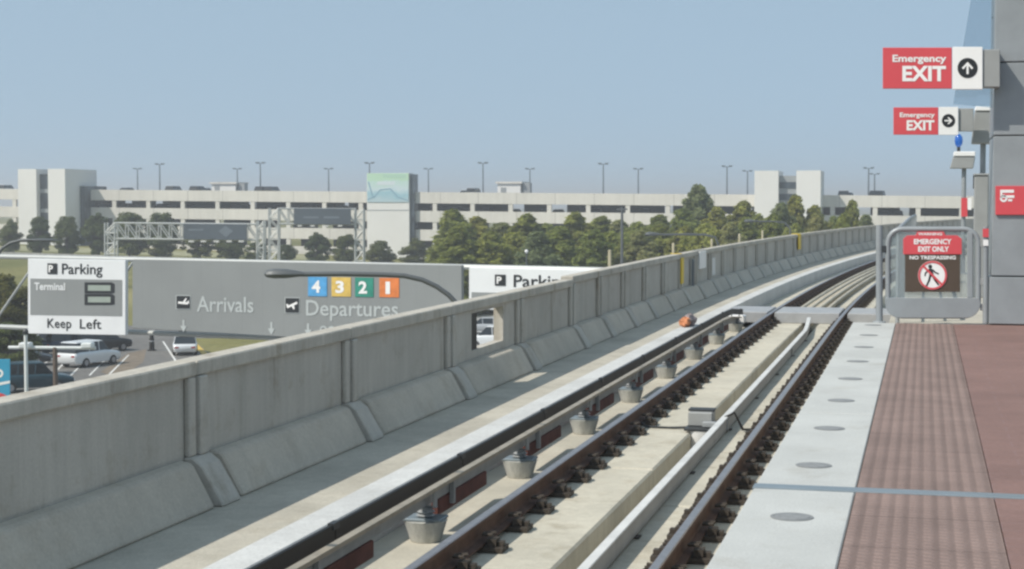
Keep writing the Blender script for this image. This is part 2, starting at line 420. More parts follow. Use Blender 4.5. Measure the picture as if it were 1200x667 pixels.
# steel guard beam between the rails
t = thing('guard_beam', 'long grey steel guard beam running between the two rails', 'guard beam', W(-2.02, 12, -1.2))
SG = 33.2
bend = lambda s: 0 if s < 30 else -.42 * ((s - 30) / 3.9) ** 1.3
Wg = lambda x, s, z: W(x + .45 * bend(s), s, z)
MB().sweep(rectp(-2.12, -2.062, -1.225, -1.092), [-12, 0, 10, 20, 30.5, 31.2, 32, 32.8, SG, 33.9], Wg).build('beam', 'guard_grey', t, bevel=.006)
MB().sweep(rectp(-2.13, -2.055, -1.091, -1.074), [-12, 0, 10, 20, 30.5, 31.2, 32, 32.8, SG, 33.9], Wg).build('sunlit_top', 'guard_top', t, bevel=.004)  # sunlit upper edge of the beam, put into the colour as a paler strip
for s in range(3, 34, 3):
    MB().hexa([Wg(x, s + b, z) for z in (-1.235, -1.226) for x, b in ((-2.11, -.06), (-2.03, -.06), (-2.03, .06), (-2.11, .06))]).build('bracket', 'fastener_steel', t)
for i in range(2):
    s = 17.9 + 9 * i
    MB().hexa([W(x, s + b, z) for z in (-1.215, -1.10) for x, b in ((-2.061, -.11), (-2.05, -.11), (-2.05, .11), (-2.061, .11))]).build('splice_plate', 'galv', t)

# ------------------------------------------------------------------ contact rail and its pedestals
SC = 33.6
t = thing('contact_rail', 'contact rail behind a long black cover board beside the walkway', 'contact rail', W(-3.73, 12, -1.2))
s = -8.0; k = 0
Wc = lambda x, s_, z: W(x, s_, z - (0 if s_ < 31.5 else .07 * (s_ - 31.5)))
while s < SC - .3:
    e = min(s + 2.95, SC)
    MB().sweep(rectp(-3.615, -3.590, -.875, -.765), sl(s, e - .012, 1.5), Wc).build('cover_board', 'black_cover', t, bevel=.005)
    if e < SC:
        MB().sweep(rectp(-3.624, -3.581, -.80, -.756), [e - .06, e + .05], Wc).build('cover_clip', 'dark_metal', t)
        MB().sweep(rectp(-3.70, -3.6255, -.87, -.845), [e - .02, e + .02], Wc).build('cover_arm', 'galv', t)
    s = e; k += 1
MB().sweep(rectp(-3.79, -3.60, -.945, -.915), [-8] + sl(0, SC - .15, 1.5), Wc).build('rail_lip', 'lip_metal', t)
MB().sweep(rectp(-3.74, -3.68, -1.06, -.946), [-8] + sl(0, SC - .15, 1.5), Wc).build('conductor_web', 'galv', t)
peds = [8.95 + 3.03 * i for i in range(9)]
for s in [5.92] + peds:
    MB().sweep(rectp(-3.74, -3.68, -1.20, -1.075), [s + .28, s + 1.75], W).build('guard_board', 'red_board', t, bevel=.008)
    MB().hexa([W(x, s + .6 + b, z) for z in (-1.15, -.95) for x, b in ((-3.676, -.025), (-3.64, -.025), (-3.64, .025), (-3.676, .025))]).build('hanger', 'galv', t)
words = ['first', 'second', 'third', 'fourth', 'fifth', 'sixth', 'seventh', 'eighth', 'ninth', 'tenth', 'eleventh', 'twelfth', 'thirteenth', 'fourteenth', 'fifteenth', 'sixteenth', 'seventeenth', 'eighteenth', 'nineteenth', 'twentieth', 'twenty-first', 'twenty-second', 'twenty-third', 'twenty-fourth', 'twenty-fifth', 'twenty-sixth', 'twenty-seventh', 'twenty-eighth', 'twenty-ninth', 'thirtieth', 'thirty-first', 'thirty-second', 'thirty-third', 'thirty-fourth', 'thirty-fifth', 'thirty-sixth', 'thirty-seventh', 'thirty-eighth']
p0 = None
for i, s in enumerate(peds):
    nth = len(peds) - 1 - i
    lab = 'tapered grey insulator pedestal under the contact rail, %s from the track crossing' % words[nth]
    loc = W(-3.70, s, -1.34)
    if p0 is None:
        p0 = thing('insulator_pedestal', lab, 'pedestal', loc, 'pedestals carrying the contact rail')
        MB().lathe(loc, [(.115, .002), (.122, .012), (.165, .155), (.17, .165)], 20).build('pedestal_base', 'pedestal_grey', p0, smooth=True)
        MB().box(loc.x - .15, loc.x + .15, loc.y - .12, loc.y + .12, loc.z + .167, loc.z + .188).build('cap_plate', 'joint_cover', p0, bevel=.005)
        MB().lathe(loc, [(.05, .189), (.075, .2), (.05, .215), (.075, .23), (.05, .245), (.06, .26)], 14).build('insulator', 'galv', p0, smooth=True)
        b = MB(); b.box(loc.x - .09, loc.x + .09, loc.y - .03, loc.y + .03, loc.z + .2605, loc.z + .268)
        for q in (-1, 1): b.box(loc.x + q * .075 - .012, loc.x + q * .075 + .012, loc.y - .03, loc.y + .03, loc.z + .269, loc.z + .40)
        b.build('bracket', 'galv', p0, bevel=.003)
    else: dup(p0, loc, None, lab)

# ------------------------------------------------------------------ trackside device and its cables
loc = W(-2.30, 17.9, -1.5)
loc = W(-2.32, 17.9, -1.5)
t = thing('trackside_box', 'small grey trackside device box beside the guard beam with cables', 'junction box', loc)
x, y, z = loc
MB().add([], []).lathe((x - .02, y - .12, z), [(.10, .002), (.13, .04), (.15, .26), (.155, .28)], 18).build('tub', 'sign_white', t, smooth=True)
MB().box(x - .19, x + .11, y - .27, y + .05, z + .285, z + .315).build('base_plate', 'dark_metal', t, bevel=.006)
MB().box(x - .17, x + .10, y - .10, y + .16, z + .316, z + .47).build('housing', 'cabinet_grey', t, bevel=.012)
MB().box(x - .18, x + .11, y - .01, y + .17, z + .471, z + .495).build('lid', 'dark_metal', t, bevel=.006)
MB().box(x + .0, x + .15, y - .2, y - .11, z + .32, z + .38).build('connector', 'galv', t, bevel=.008)
MB().tube([(x - .17, y, z + .29), (x - .4, y + .02, z + .275), (x - .66, y + .02, z + .28), (XL + .07, y + .03, z + .33)], .014, 6).build('cable', 'dark_metal', t)
MB().tube([(x + .12, y - .05, z + .36), (x + .33, y - .02, z + .47), (x + .42, y - .01, z + .29), (x + .5, y, z + .285), (XR - .07, y, z + .32)], .016, 6).build('cable', 'black_cover', t)

# ------------------------------------------------------------------ crossing and conduits beyond
sA, sB = 34.3, 36.2
t = thing('track_crossing', 'grey steel walk panel crossing both rails at rail level', 'track crossing', W(-2.3, 35.2, -1.3))
for xa, xb in ((-4.06, -3.17), (-3.02, -1.69), (-1.53, -.62)):
    MB().hexa([W(x_, s_, z_) for z_ in (-1.235, -1.012) for x_, s_ in ((xa, sA), (xb, sA), (xb, sB), (xa, sB))]).build('walk_panel', 'guard_grey', t, bevel=.012)
MB().hexa([W(x_, s_, z_) for z_ in (-1.20, -1.04) for x_, s_ in ((-3.95, sA - .75), (-3.55, sA - .75), (-3.55, sA - .45), (-3.95, sA - .45))]).build('end_box', 'sign_white', t, bevel=.02)
t = thing('conduit_bundle', 'bundle of pale grey conduits between the rails past the crossing', 'conduits', W(-2.3, 40, -1.3))
for i in range(4):
    xx = -2.75 + .2 * i
    MB().tube([W(xx, sB + .05, -1.2)] + [W(xx, s_, -1.14) for s_ in sl(sB + .8, 120, 4)], .042, 8).build('conduit', 'floor_concrete', t, smooth=True)

# ------------------------------------------------------------------ parapet wall
t = wall = thing('parapet_wall', 'long pale concrete parapet wall of ribbed panels along the guideway', 'wall', W(-5.4, 12, ZR))
bounds = [-9.25, -5.8, -2.35, 1.1, 4.55, 8.0, 11.45, 14.9, 18.36, 21.75, 25.2] + [27.45 + 2.3 * i for i in range(42)]
def wbox(mb, x0, x1, s0, s1, z0, z1):
    return mb.hexa([W(x0, s0, z0), W(x1, s0, z0), W(x1, s1, z0), W(x0, s1, z0), W(x0, s0, z1), W(x1, s0, z1), W(x1, s1, z1), W(x0, s1, z1)])
def wprism(mb, poly, s0, s1, slant=0.):
    n = len(poly); a = [W(x, s0 + slant * q, z) for (x, z), q in zip(poly, [0] * n)]
    return mb.sweep(poly, [s0, s1], W)
for i in range(len(bounds) - 1):
    a, b = bounds[i], bounds[i + 1]; dz = .05 if a > 25 else 0.
    mb = MB()
    if abs(a - 18.36) < .01:
        wa, wb = 19.42, 20.98
        wbox(mb, -5.53, -5.40, a + .006, wa, -1.5, -.055 + dz); wbox(mb, -5.53, -5.40, wb, b - .006, -1.5, -.055 + dz)
        wbox(mb, -5.53, -5.40, wa, wb, -1.5, -.56); wbox(mb, -5.53, -5.40, wa, wb, -.10, -.055 + dz)
    else: wbox(mb, -5.53, -5.40, a + .006, b - .006, -1.5, -.055 + dz)
    mb.build('wall_panel', 'wall_concrete', t)
    if abs(a - 18.36) < .01: wbox(MB(), -5.50, -5.42, wa + .002, wa + .32, -.558, -.102).build('opening_frame', 'black_cover', t)
    wbox(MB(), -5.55, -5.345, a + .008, b - .008, -.053 + dz, .06 + dz).build('coping', 'coping_concrete', t, bevel=.012)
    poly = [(-5.399, -1.019), (-5.11, -1.019), (-5.12, -.985), (-5.275, -.705), (-5.30, -.68), (-5.399, -.665)]
    wprism(MB(), [(-5.398, -1.0185), (-5.19, -1.0185), (-5.35, -.74), (-5.398, -.735)], a + .182, b - .152).build('base_strip', 'wall_concrete', t)
    wprism(MB(), poly, a + .30, b - .22).build('base_panel', 'base_concrete', t, bevel=.016)
    mb = MB()
    wbox(mb, -5.399, -5.352, a - .135, a - .012, -.659, -.056 + dz); wbox(mb, -5.399, -5.325, a + .012, a + .15, -.659, -.056 + dz)
    wprism(mb, [(-5.399, -1.018), (-5.075, -1.018), (-5.085, -.985), (-5.245, -.72), (-5.325, -.66), (-5.399, -.66)], a - .15, a + .18)
    mb.build('post', 'wall_concrete', t, bevel=.010)
MB().sweep(rectp(-5.53, -5.38, -1.5, .08), sl(bounds[-1], SEND), W).build('far_panel', 'wall_concrete', t)
MB().sweep(rectp(-5.62, -5.535, -2.7, -1.2), [-9.2] + sl(0, SEND), W).build('fascia', 'wall_concrete', t)

# far side parapet beyond the platform
t = thing('parapet_wall', 'low grey parapet on the platform side of the curve beyond the gate', 'wall', W(.9, 60, -1.5))
MB().sweep(rectp(.85, 1.05, -1.497, -.65), sl(62, SEND), W).build('wall_panel', 'wall_concrete', t)
MB().sweep(rectp(.82, 1.08, -.649, -.55), sl(62, SEND), W).build('coping', 'coping_concrete', t)

# ------------------------------------------------------------------ platform
PE = atZ(1043, 378.5, 0).y          # end of the platform
JY = atZ(1040, 576, 0).y            # expansion joint
struct(MB().box(-.62, 7, -14, PE, -1.497, -.085).build('platform_base', 'wall_concrete'))
for a, b in ((-14, JY - .056), (JY + .056, PE)):
    struct(MB().box(-.275, .30, a, b, -.084, 0).build('tactile_paving', 'tactile'))
    struct(MB().box(.305, 7, a, b, -.084, 0).build('red_paving', 'red_paving'))
s = -14.0
cuts = [-14]; 
y = JY
while y < PE - .9: cuts.append(y); y += 2.66
cuts.append(PE)
for a, b in zip(cuts[:-1], cuts[1:]):
    o0 = .056 if abs(a - JY) < .01 else .003; o1 = .056 if abs(b - JY) < .01 else .003
    struct(MB().box(-.72, -.28, a + o0, b - o1, -.084, 0).build('platform_edge', 'granite', bevel=.006))
MB().box(-.725, 7, JY - .052, JY + .052, -.06, .004).build('expansion_joint', 'joint_cover', bevel=.002)
tag(bpy.data.objects['expansion_joint'], 'blue grey metal expansion joint strip crossing the platform', 'expansion joint')
ly = [atZ(925, 606, 0).y + 1.335 * i for i in range(9)]
l0 = None
for i, y in enumerate(ly):
    lab = 'round grey inlay light in the white platform edge, %s counted from the gate' % words[len(ly) - 1 - i]
    loc = V((-.502, y, 0))
    if l0 is None:
        l0 = thing('edge_light', lab, 'platform light', loc, 'inlay lights along the platform edge')
        MB().lathe(loc, [(.086, .0015), (.086, .003), (.074, .004), (.072, .002)], 28).build('light_ring', 'inlay_light', l0, smooth=True)
        MB().lathe(loc, [(.071, .002), (.071, .0045), (.03, .0075)], 28).build('lens', 'inlay_light', l0, smooth=True)
    else: dup(l0, loc, None, lab)

# emergency walkway past the gate
struct(MB().box(-.36, 2.4, PE + .004, 40, -1.496, -.04).build('emergency_walkway', 'walkway_concrete'))

# ------------------------------------------------------------------ pillar
pl = atZ(1159, 381, 0); PX = pl.x; PYF = PE - .05
t = thing('pillar', 'big grey panelled metal pillar at the end of the platform', 'pillar', (PX + .9, PYF + .5, 0))
zs = [atY(1180, yy, PYF).z for yy in (324, 159, 73)]
MB().box(PX + .03, PX + 2.4, PYF + .03, PYF + 1.1, 0, 7).build('core', 'dark_metal', t)
MB().box(PX, PX + 2.42, PYF - .012, PYF + 1.12, .012, zs[0] - .008).build('plinth_panel', 'gate_grey', t, bevel=.006)
prev = zs[0]
for z1 in (zs[1], zs[2], zs[2] + .78, zs[2] + 1.6, 7):
    MB().box(PX + .018, PX + 2.41, PYF, PYF + 1.11, prev + .006, z1 - .006).build('cladding_panel', 'gate_grey', t, bevel=.006); prev = z1
NY = V((0, -1, 0))
def yboard(Y): return Board(lambda x: Y / ray(x, 238).y, NY)
class YB(Board):
    def __init__(s, Y): s.Y = Y; s.n = NY
    def p(s, x, y, o=0.): return atY(x, y, s.Y) + NY * o
# red sign on pillar
B = YB(PYF); t = thing('pillar_sign', 'small red sign with white symbol fixed on the grey pillar', 'sign', B.p(1183, 252, .0))
B.rect(MB(), 1166.5, 218, 1203, 252, .03, .004).build('sign_panel', 'sign_red', t, bevel=.004)
mb = MB(); o = .033
B.rect(mb, 1172, 222.5, 1188, 226, o, .0301); B.rect(mb, 1172, 229, 1188.5, 232, o, .0301); B.ring(mb, 1176, 232.5, 2.0, 4.4, o)
B.rect(mb, 1181, 233.5, 1186, 236, o, .0301); B.rect(mb, 1172, 226.01, 1174.5, 228.99, o, .0301)
mb.build('symbol', 'sign_white', t)

# ------------------------------------------------------------------ gate with its sign
GY = PE + .02; G = YB(GY)
t = thing('platform_gate', 'grey metal and glass gate closing the end of the platform', 'gate', G.p(1095, 378, 0))
def rpath(x0, y0, x1, y1, r, n=6):
    pts = []
    for cx, cy, a0 in ((x0 + r, y0 + r, 180), (x1 - r, y0 + r, 270), (x1 - r, y1 - r, 0), (x0 + r, y1 - r, 90)):
        for i in range(n + 1):
            a = R(a0 + 90 * i / n); pts.append((cx + r * math.cos(a), cy + r * math.sin(a)))
    return pts
pp = rpath(1040.5, 268.5, 1146.5, 370.5, 17)
pts3 = [G.p(x, y) for x, y in pp] + [G.p(*pp[0]), G.p(*pp[1])]
MB().tube(pts3, .028, 10, cap=False).build('frame', 'gate_grey', t, smooth=True)
inner = rpath(1043, 271, 1144, 368, 15)
kick = [(x, max(y, 349.5)) for x, y in inner if y > 349.5]
kick = [(1037.5, 349)] + [(1147.5, 349)] + [p for p in rpath(1037.5, 300, 1149, 372.5, 17) if p[1] > 352]
G.poly(MB(), kick, .040, -.01).build('kick_plate', 'gate_grey', t, bevel=.004)
G.rect(MB(), 1044, 272, 1143, 348.5, .004, -.006).build('glass_pane', 'gate_glass', t)
G.rect(MB(), 1133.5, 271.5, 1140, 349, .03, -.02).build('stile', 'gate_grey', t, bevel=.006)
mb = MB()
MB().tube([G.p(1030.5, 378.5), G.p(1030.5, 264)], .036, 10).build('gate_post', 'gate_grey', t, smooth=True)
MB().tube([G.p(1155, 379), G.p(1155, 266)], .03, 10).build('hinge_post', 'gate_grey', t, smooth=True)
for yy in (285, 330, 360):
    G.rect(MB(), 1148.6, yy - 4, 1153, yy + 4, .02, -.02).build('hinge', 'cabinet_grey', t, bevel=.003)
G.rect(MB(), 1033.5, 288, 1038.5, 296, .03, -.02).build('latch', 'dark_metal', t, bevel=.004)
mb = MB().lathe(G.p(1030.5, 379, 0), [(.07, .0), (.07, .02), (.045, .025)], 14); mb.build('post_foot', 'galv', t, smooth=True)
# label strips on the hinge post
t = thing('warning_sticker', 'small red and white sticker on the gate hinge post', 'sticker', G.p(1155, 280, .04))
G.rect(MB(), 1151.5, 268, 1158.5, 278, .040, .034).build('red_patch', 'sign_red', t); G.rect(MB(), 1152, 281, 1158, 288, .040, .034).build('white_patch', 'sign_white', t)

t = thing('warning_sign', 'red and brown no trespassing sign fixed to the glass gate', 'sign', G.p(1092, 342, .02))
G.rect(MB(), 1060.5, 296.5, 1125, 342, .026, .008).build('lower_panel', 'sign_brown', t, bevel=.003)
mb = MB(); G.poly(mb, [(1058.5, 298), (1058.5, 280), (1063, 276), (1073, 275.8), (1075, 271.5), (1106, 271.5), (1108, 275.8), (1122, 276), (1127, 280), (1127, 298)][::-1], .034, .009)
mb.build('header_panel', 'sign_red', t, bevel=.002)
for args in (('WARNING', 1076, 272.6, 1104, 275.8, .0365, .03), ('EMERGENCY', 1071, 280, 1115, 286.3, .0365, .035), ('EXIT ONLY', 1076, 288.7, 1112, 295, .0365, .035), ('NO TRESPASSING', 1066, 299.6, 1120, 304, .0285, .03)): G.text(MB(), *args).build('lettering', 'sign_white', t)
mb = G.disc(MB(), 1092.8, 322.5, 17.0, .031, .0262, 40); mb.build('pictogram_disc', 'sign_white', t)
mb = MB(); G.disc(mb, 1090, 312.3, 2.3, .0335, .0312)                              # walking figure
G.poly(mb, [(1088.5, 314.8), (1092.5, 314.8), (1094.5, 323.5), (1089, 324.5)][::-1], .0335, .0312)
for q in ((1090, 323, 1088.5, 329.5, 2.4), (1088.5, 329, 1085.5, 335.5, 2.1), (1092.5, 322.5, 1096, 328.5, 2.4), (1095.5, 328, 1100, 334, 2.1), (1088.8, 316, 1084.5, 320, 1.8), (1084.5, 319.6, 1084, 323.5, 1.6), (1092.8, 316, 1096.3, 319.6, 1.8), (1096, 319.2, 1100, 321, 1.6)):
    G.line(mb, *q, .0335, .0312)
mb.build('walking_figure', 'sign_black', t)
mb = MB(); G.ring(mb, 1092.8, 322.5, 14.6, 16.8, .036); G.line(mb, 1082.3, 312, 1103.3, 333, 2.5, .0355, .0338); mb.build('prohibition_ring', 'sign_red', t)

# ------------------------------------------------------------------ exit signs and posts past the gate
E = YB(PE - .3)
t = thing('exit_sign', 'larger red and white emergency exit sign with arrow pointing up', 'exit sign', E.p(1092, 104, 0), 'emergency exit signs')
E.rect(MB(), 1034.5, 56, 1115.5, 104, .02, -.03).build('red_panel', 'sign_red', t, bevel=.004)
E.rect(MB(), 1116.2, 55.3, 1151.5, 105, .021, -.03).build('arrow_panel', 'sign_white', t, bevel=.004)
for args in (('Emergency', 1046, 64.5, 1109, 75.5, .024, .028), ('EXIT', 1057.5, 77.5, 1108.5, 95.5, .024, .035)): E.text(MB(), *args).build('lettering', 'sign_white', t)
E.disc(MB(), 1133.8, 80, 11.8, .0245, .0212, 36).build('arrow_disc', 'sign_black', t)
def arrow(Bd, mb, x, y, s, ang, o0, o1):
    ca, sa = math.cos(ang), math.sin(ang)
    T = lambda a, b: (x + (a * ca - b * sa) * s, y - (a * sa + b * ca) * s)
    Bd.poly(mb, [T(-.75, -.13), T(.55, -.13), T(.55, .13), T(-.75, .13)], o0, o1)
    Bd.poly(mb, [T(.75, 0), T(.02, .7), T(-.18, .52), T(.42, 0), ], o0 + .0008, o1); Bd.poly(mb, [T(.75, 0), T(.42, 0), T(-.18, -.52), T(.02, -.7)], o0 + .0008, o1)
mb = MB(); arrow(E, mb, 1133.8, 80, 9.5, R(90), .0275, .0247); mb.build('arrow', 'sign_white', t)
E.rect(MB(), 1152, 58, 1172, 102, .0, -.24).build('mount_box', 'cabinet_grey', t, bevel=.006)
E2 = YB(25.0)
t = thing('exit_sign', 'smaller red and white emergency exit sign with arrow pointing sideways', 'exit sign', E2.p(1085, 158, 0), 'emergency exit signs')
E2.rect(MB(), 1047, 126, 1099.6, 158, .02, -.03).build('red_panel', 'sign_red', t, bevel=.004)
E2.rect(MB(), 1100.2, 125.6, 1123, 158.3, .021, -.03).build('arrow_panel', 'sign_white', t, bevel=.004)
for args in (('Emergency', 1054.5, 132, 1095.5, 139.2, .024, .028), ('EXIT', 1062.5, 141, 1095, 153, .024, .035)): E2.text(MB(), *args).build('lettering', 'sign_white', t)
E2.disc(MB(), 1111.5, 141.6, 7.8, .0245, .0212, 36).build('arrow_disc', 'sign_black', t)
mb = MB(); arrow(E2, mb, 1111.5, 141.6, 6.2, 0, .0275, .0247); mb.build('arrow', 'sign_white', t)
E2.rect(MB(), 1123.3, 127, 1141, 154, -.02, -.1).build('mount_arm', 'cabinet_grey', t, bevel=.006)

def help_post(x0, x1, yt, yb, xp, Y, label, blue=None, panel=None, rp=.042):
    Bd = YB(Y); base = Bd.p(xp, 300, -.12); base.z = -.04
    t = thing('platform_lamp_post', label, 'lamp post', base, 'grey box-topped posts past the gate')
    m = .18
    top = [Bd.p(x0 + (x1 - x0) * .14, yt + 6, .0), Bd.p(x1, yt + 6, 0)]
    a, b = Bd.p(x0, yb, 0), Bd.p(x1 - (x1 - x0) * .08, yb, 0); d = V((0, .3, 0))
    MB().hexa([a, b, b + d, a + d, top[0], top[1], top[1] + d, top[0] + d]).build('housing', 'cabinet_grey', t, bevel=.012)
    u = V((0, 0, .005)); v = Bd.p(x1, yt, 0).z - top[0].z
    MB().hexa([top[0] + u - V((0, .02, 0)), top[1] + u - V((0, .02, 0)), top[1] + d + u, top[0] + d + u, top[0] + V((.01, -.02, v)), top[1] + V((0, -.02, v)), top[1] + d + V((0, 0, v)), top[0] + d + V((.01, 0, v))]).build('lid', 'sign_white', t, bevel=.01)
    pt = Bd.p(xp, yb, -.15); pb = V((pt.x, pt.y, -.04))
    MB().tube([pb, pt - V((0, 0, .002))], rp, 12).build('pole', 'gate_grey', t, smooth=True)
    MB().lathe(pb, [(.1, 0), (.1, .02), (.05, .03)], 14).build('foot', 'galv', t, smooth=True)
    if blue:
        c = Bd.p(blue, yt - 1, -.12)
        MB().lathe(c - V((0, 0, .02)), [(.03, 0), (.03, .09)], 12).build('neck', 'dark_metal', t)
        MB().lathe(c + V((0, 0, .072)), [(.035, 0), (.062, .04), (.075, .11), (.065, .18), (.03, .225), (.004, .235)], 18).build('blue_lens', 'blue_lens', t, smooth=True)
    return t, Bd
A, Bd = help_post(1138.5, 1166, 124.5, 168.5, 1152.5, 25.3, 'tall grey box-topped post between the small exit sign and pillar')
MB().box(*(lambda c: (c.x - .05, c.x + .05, c.y - .19, c.y - .05, c.z - .12, c.z + .1))(Bd.p(1144.5, 212, -.15))).build('camera', 'black_cover', A, bevel=.01)
C2, Bd = help_post(1113, 1143, 177.5, 197.5, 1130, 31.0, 'shorter grey box-topped post with blue lamp on its top', 1123.5)
t = thing('post_notice', 'small red and white notice plate on the blue lamp post', 'notice', Bd.p(1131, 255, .0))
Bd.rect(MB(), 1126.5, 232, 1133.8, 254, -.07, -.1).build('red_plate', 'sign_red', t); Bd.rect(MB(), 1134.3, 232, 1138.5, 246, -.07, -.1).build('white_plate', 'sign_white', t)
# wide square column right behind the posts
Bd = YB(23.4); c = Bd.p(1150.5, 206, 0)
t = thing('service_column', 'wide grey square column standing just behind the gate hinge', 'column', (c.x, c.y, -.04))
MB().box(c.x - .095, c.x + .095, c.y, c.y + .2, -.038, c.z).build('shaft', 'cabinet_grey', t, bevel=.012)
MB().box(c.x - .11, c.x + .11, c.y - .015, c.y + .215, c.z + .002, c.z + .03).build('cap', 'cabinet_grey', t, bevel=.008)
MB().box(c.x + .1, c.x + .16, c.y + .02, c.y + .15, .5, 1.15).build('conduit_box', 'sign_white', t, bevel=.01)

# glass wind screen beside the pillar
S = YB(PE + .35)
t = thing('glass_screen', 'tinted glass screen beside the grey pillar behind the exit sign', 'glass screen', S.p(1160, 128, 0))
S.poly(MB(), [(1117, 122), (1178, 128), (1178, -25), (1142, -25)], .006, -.006).build('glass_pane', 'screen_glass', t)
mb = MB(); mb.tube([S.p(1162, 110, -.03), S.p(1178, 110, -.03)], .012, 8); mb.tube([S.p(1162, 20, -.03), S.p(1178, 20, -.03)], .012, 8); mb.build('bracket', 'galv', t)

# railings past the gate
def railing(name, label, xs, s0, s1, zt=1.06, step=1.6):
    t = thing(name, label, 'railing', W(xs, s0, -.04))
    MB().tube([W(xs, s_, zt) for s_ in sl(s0, s1, 2)], .024, 8).build('top_rail', 'galv', t, smooth=True)
    for z in (.35, .7): MB().tube([W(xs, s_, z) for s_ in sl(s0, s1, 2)], .015, 6).build('mid_rail', 'galv', t, smooth=True)
    s = s0
    while s <= s1 + .01:
        MB().tube([W(xs, s, -.038), W(xs, s, zt - .02)], .022, 8).build('post', 'galv', t, smooth=True); s += step
    return t
railing('walkway_railing', 'grey pipe railing along the track side behind the gate', -.27, PE + .5, 39.0, .98)
railing('walkway_railing', 'grey pipe railing along the far side behind the gate', 2.2, PE + 1.5, 39.0, .98)
c = atZ(1068, 332, -.04)
t = thing('equipment_cabinet', 'low grey equipment cabinet on the walkway behind the gate', 'cabinet', (c.x, c.y, -.04))
MB().box(c.x - .1, c.x + .42, c.y, c.y + .35, -.02, .62).build('body', 'cabinet_grey', t, bevel=.012)
MB().box(c.x - .07, c.x + .39, c.y - .018, c.y - .002, .03, .58).build('door', 'gate_grey', t, bevel=.005)
MB().box(c.x + .33, c.x + .35, c.y - .04, c.y - .0185, .28, .38).build('handle', 'dark_metal', t)

# ------------------------------------------------------------------ things on / at the parapet
def on_wall(px, x=-5.33):
    lo, hi = 5., 150.
    for _ in range(60):
        m = (lo + hi) / 2; p = W(x, m, 0) - CAM
        q = 600 + F * p.dot(rt) / p.dot(fw)
        if q < px: lo = m
        else: hi = m
    return lo
s = on_wall(799.5); h = .22
t = thing('marker_board', 'tall yellow marker board hung over the wall, nearer of two', 'marker', W(-5.33, s, -.8), 'yellow marker boards on the parapet')
wbox(MB(), -5.345, -5.315, s - h * .8, s + h * .8, -.56, .03).build('board', 'marker_yellow', t, bevel=.008)
wbox(MB(), -5.59, -5.3455, s - .05, s + .05, .113, .125).build('hook', 'marker_yellow', t)
s2 = on_wall(809, -5.39); wb = MB(); wbox(wb, -5.345, -5.31, s2 - .10, s2 + .10, -.85, -.05).build('cabinet_body', 'pole_blue_grey', (tb := thing('wall_cabinet', 'slim dark grey box on the wall beside yellow marker', 'wall box', W(-5.33, s2, -.8))), bevel=.01)
wbox(MB(), -5.3095, -5.300, s2 - .08, s2 + .08, -.8, -.1).build('door', 'lamp_grey', tb, bevel=.003)
s = on_wall(937)
t = thing('marker_board', 'small far yellow marker board hung over the curving wall', 'marker', W(-5.33, s, -.8), 'yellow marker boards on the parapet')
wbox(MB(), -5.345, -5.315, s - .35, s + .35, -.45, .114).build('board', 'marker_yellow', t, bevel=.008)
wbox(MB(), -5.59, -5.3455, s - .35, s + .35, .115, .13).build('hook', 'marker_yellow', t)
s = on_wall(822.5)
t = thing('notice_plate', 'white notice plate hung on the wall past the yellow marker', 'notice', W(-5.33, s, -.4))
wbox(MB(), -5.335, -5.30, s - .5, s + .5, -.33, .09).build('plate', 'sign_white', t, bevel=.006)
wbox(MB(), -5.5, -5.336, s - .45, s - .35, .113, .125).build('hook', 'galv', t); wbox(MB(), -5.5, -5.336, s + .35, s + .45, .113, .125).build('hook', 'galv', t)
s = on_wall(838)
t = thing('notice_plate', 'pale grey plate fixed flat in a wall panel past the white notice', 'notice', W(-5.39, s, -.4))
wbox(MB(), -5.397, -5.38, s - .42, s + .42, -.6, -.15).build('plate', 'guard_top', t, bevel=.004)
# slim tan posts outside the wall
for i, (px, py) in enumerate(((714.5, 293), (789, 285), (834, 280), (866.5, 274), (893.5, 270))):
    s = on_wall(px, -5.9); p = W(-5.9, s, 0); D = (p - CAM).dot(fw); zt = atD(px, py, D).z
    t = thing('delineator_post', 'slim tan post rising behind the wall, %s counted along the track' % words[i], 'post', W(-5.9, s, -2.6), 'tan posts behind the parapet')
    MB().hexa([W(x, s + b, z) for z in (-2.6, zt) for x, b in ((-5.93, -.03), (-5.87, -.03), (-5.87, .03), (-5.93, .03))]).build('post_shaft', 'post_tan', t, bevel=.01)
    MB().hexa([W(x, s + b, z) for z in (-2.6, -2.35) for x, b in ((-5.865, -.06), (-5.62, -.06), (-5.62, .06), (-5.865, .06))]).build('bracket', 'galv', t)
# crumpled bundle on the walkway
c = atZ(803, 384, ZR)
t = thing('cloth_bundle', 'crumpled orange bundle lying on the walkway by the wall', 'bundle', c)
def lump(c, rx, ry, rz, seed, n=18, m=11):
    rr = random.Random(seed); ph = [rr.uniform(0, 6.28) for _ in range(8)]; mb = MB(); vs = []; fs = []
    for i in range(m + 1):
        th = math.pi * i / m
        for j in range(n):
            f = 2 * math.pi * j / n; d = 1 + .13 * math.sin(3 * f + ph[0] + 2 * th) + .10 * math.sin(5 * f + ph[1] - 3 * th) + .08 * math.sin(7 * th + ph[2] + f)
            vs.append(V(c) + V((rx * d * math.sin(th) * math.cos(f), ry * d * math.sin(th) * math.sin(f), max(0, rz * (1 + d * math.cos(th)) * .55))))
    for i in range(m):
        for j in range(n): fs.append((i * n + j, i * n + (j + 1) % n, (i + 1) * n + (j + 1) % n, (i + 1) * n + j))
    return mb.add(vs, fs)
lump(c, .10, .15, .17, 3).build('sack', 'orange_cloth', t, smooth=True)
lump(c + V((.03, .38, 0)), .11, .24, .20, 5).build('grey_wrap', 'grey_cloth', t, smooth=True)

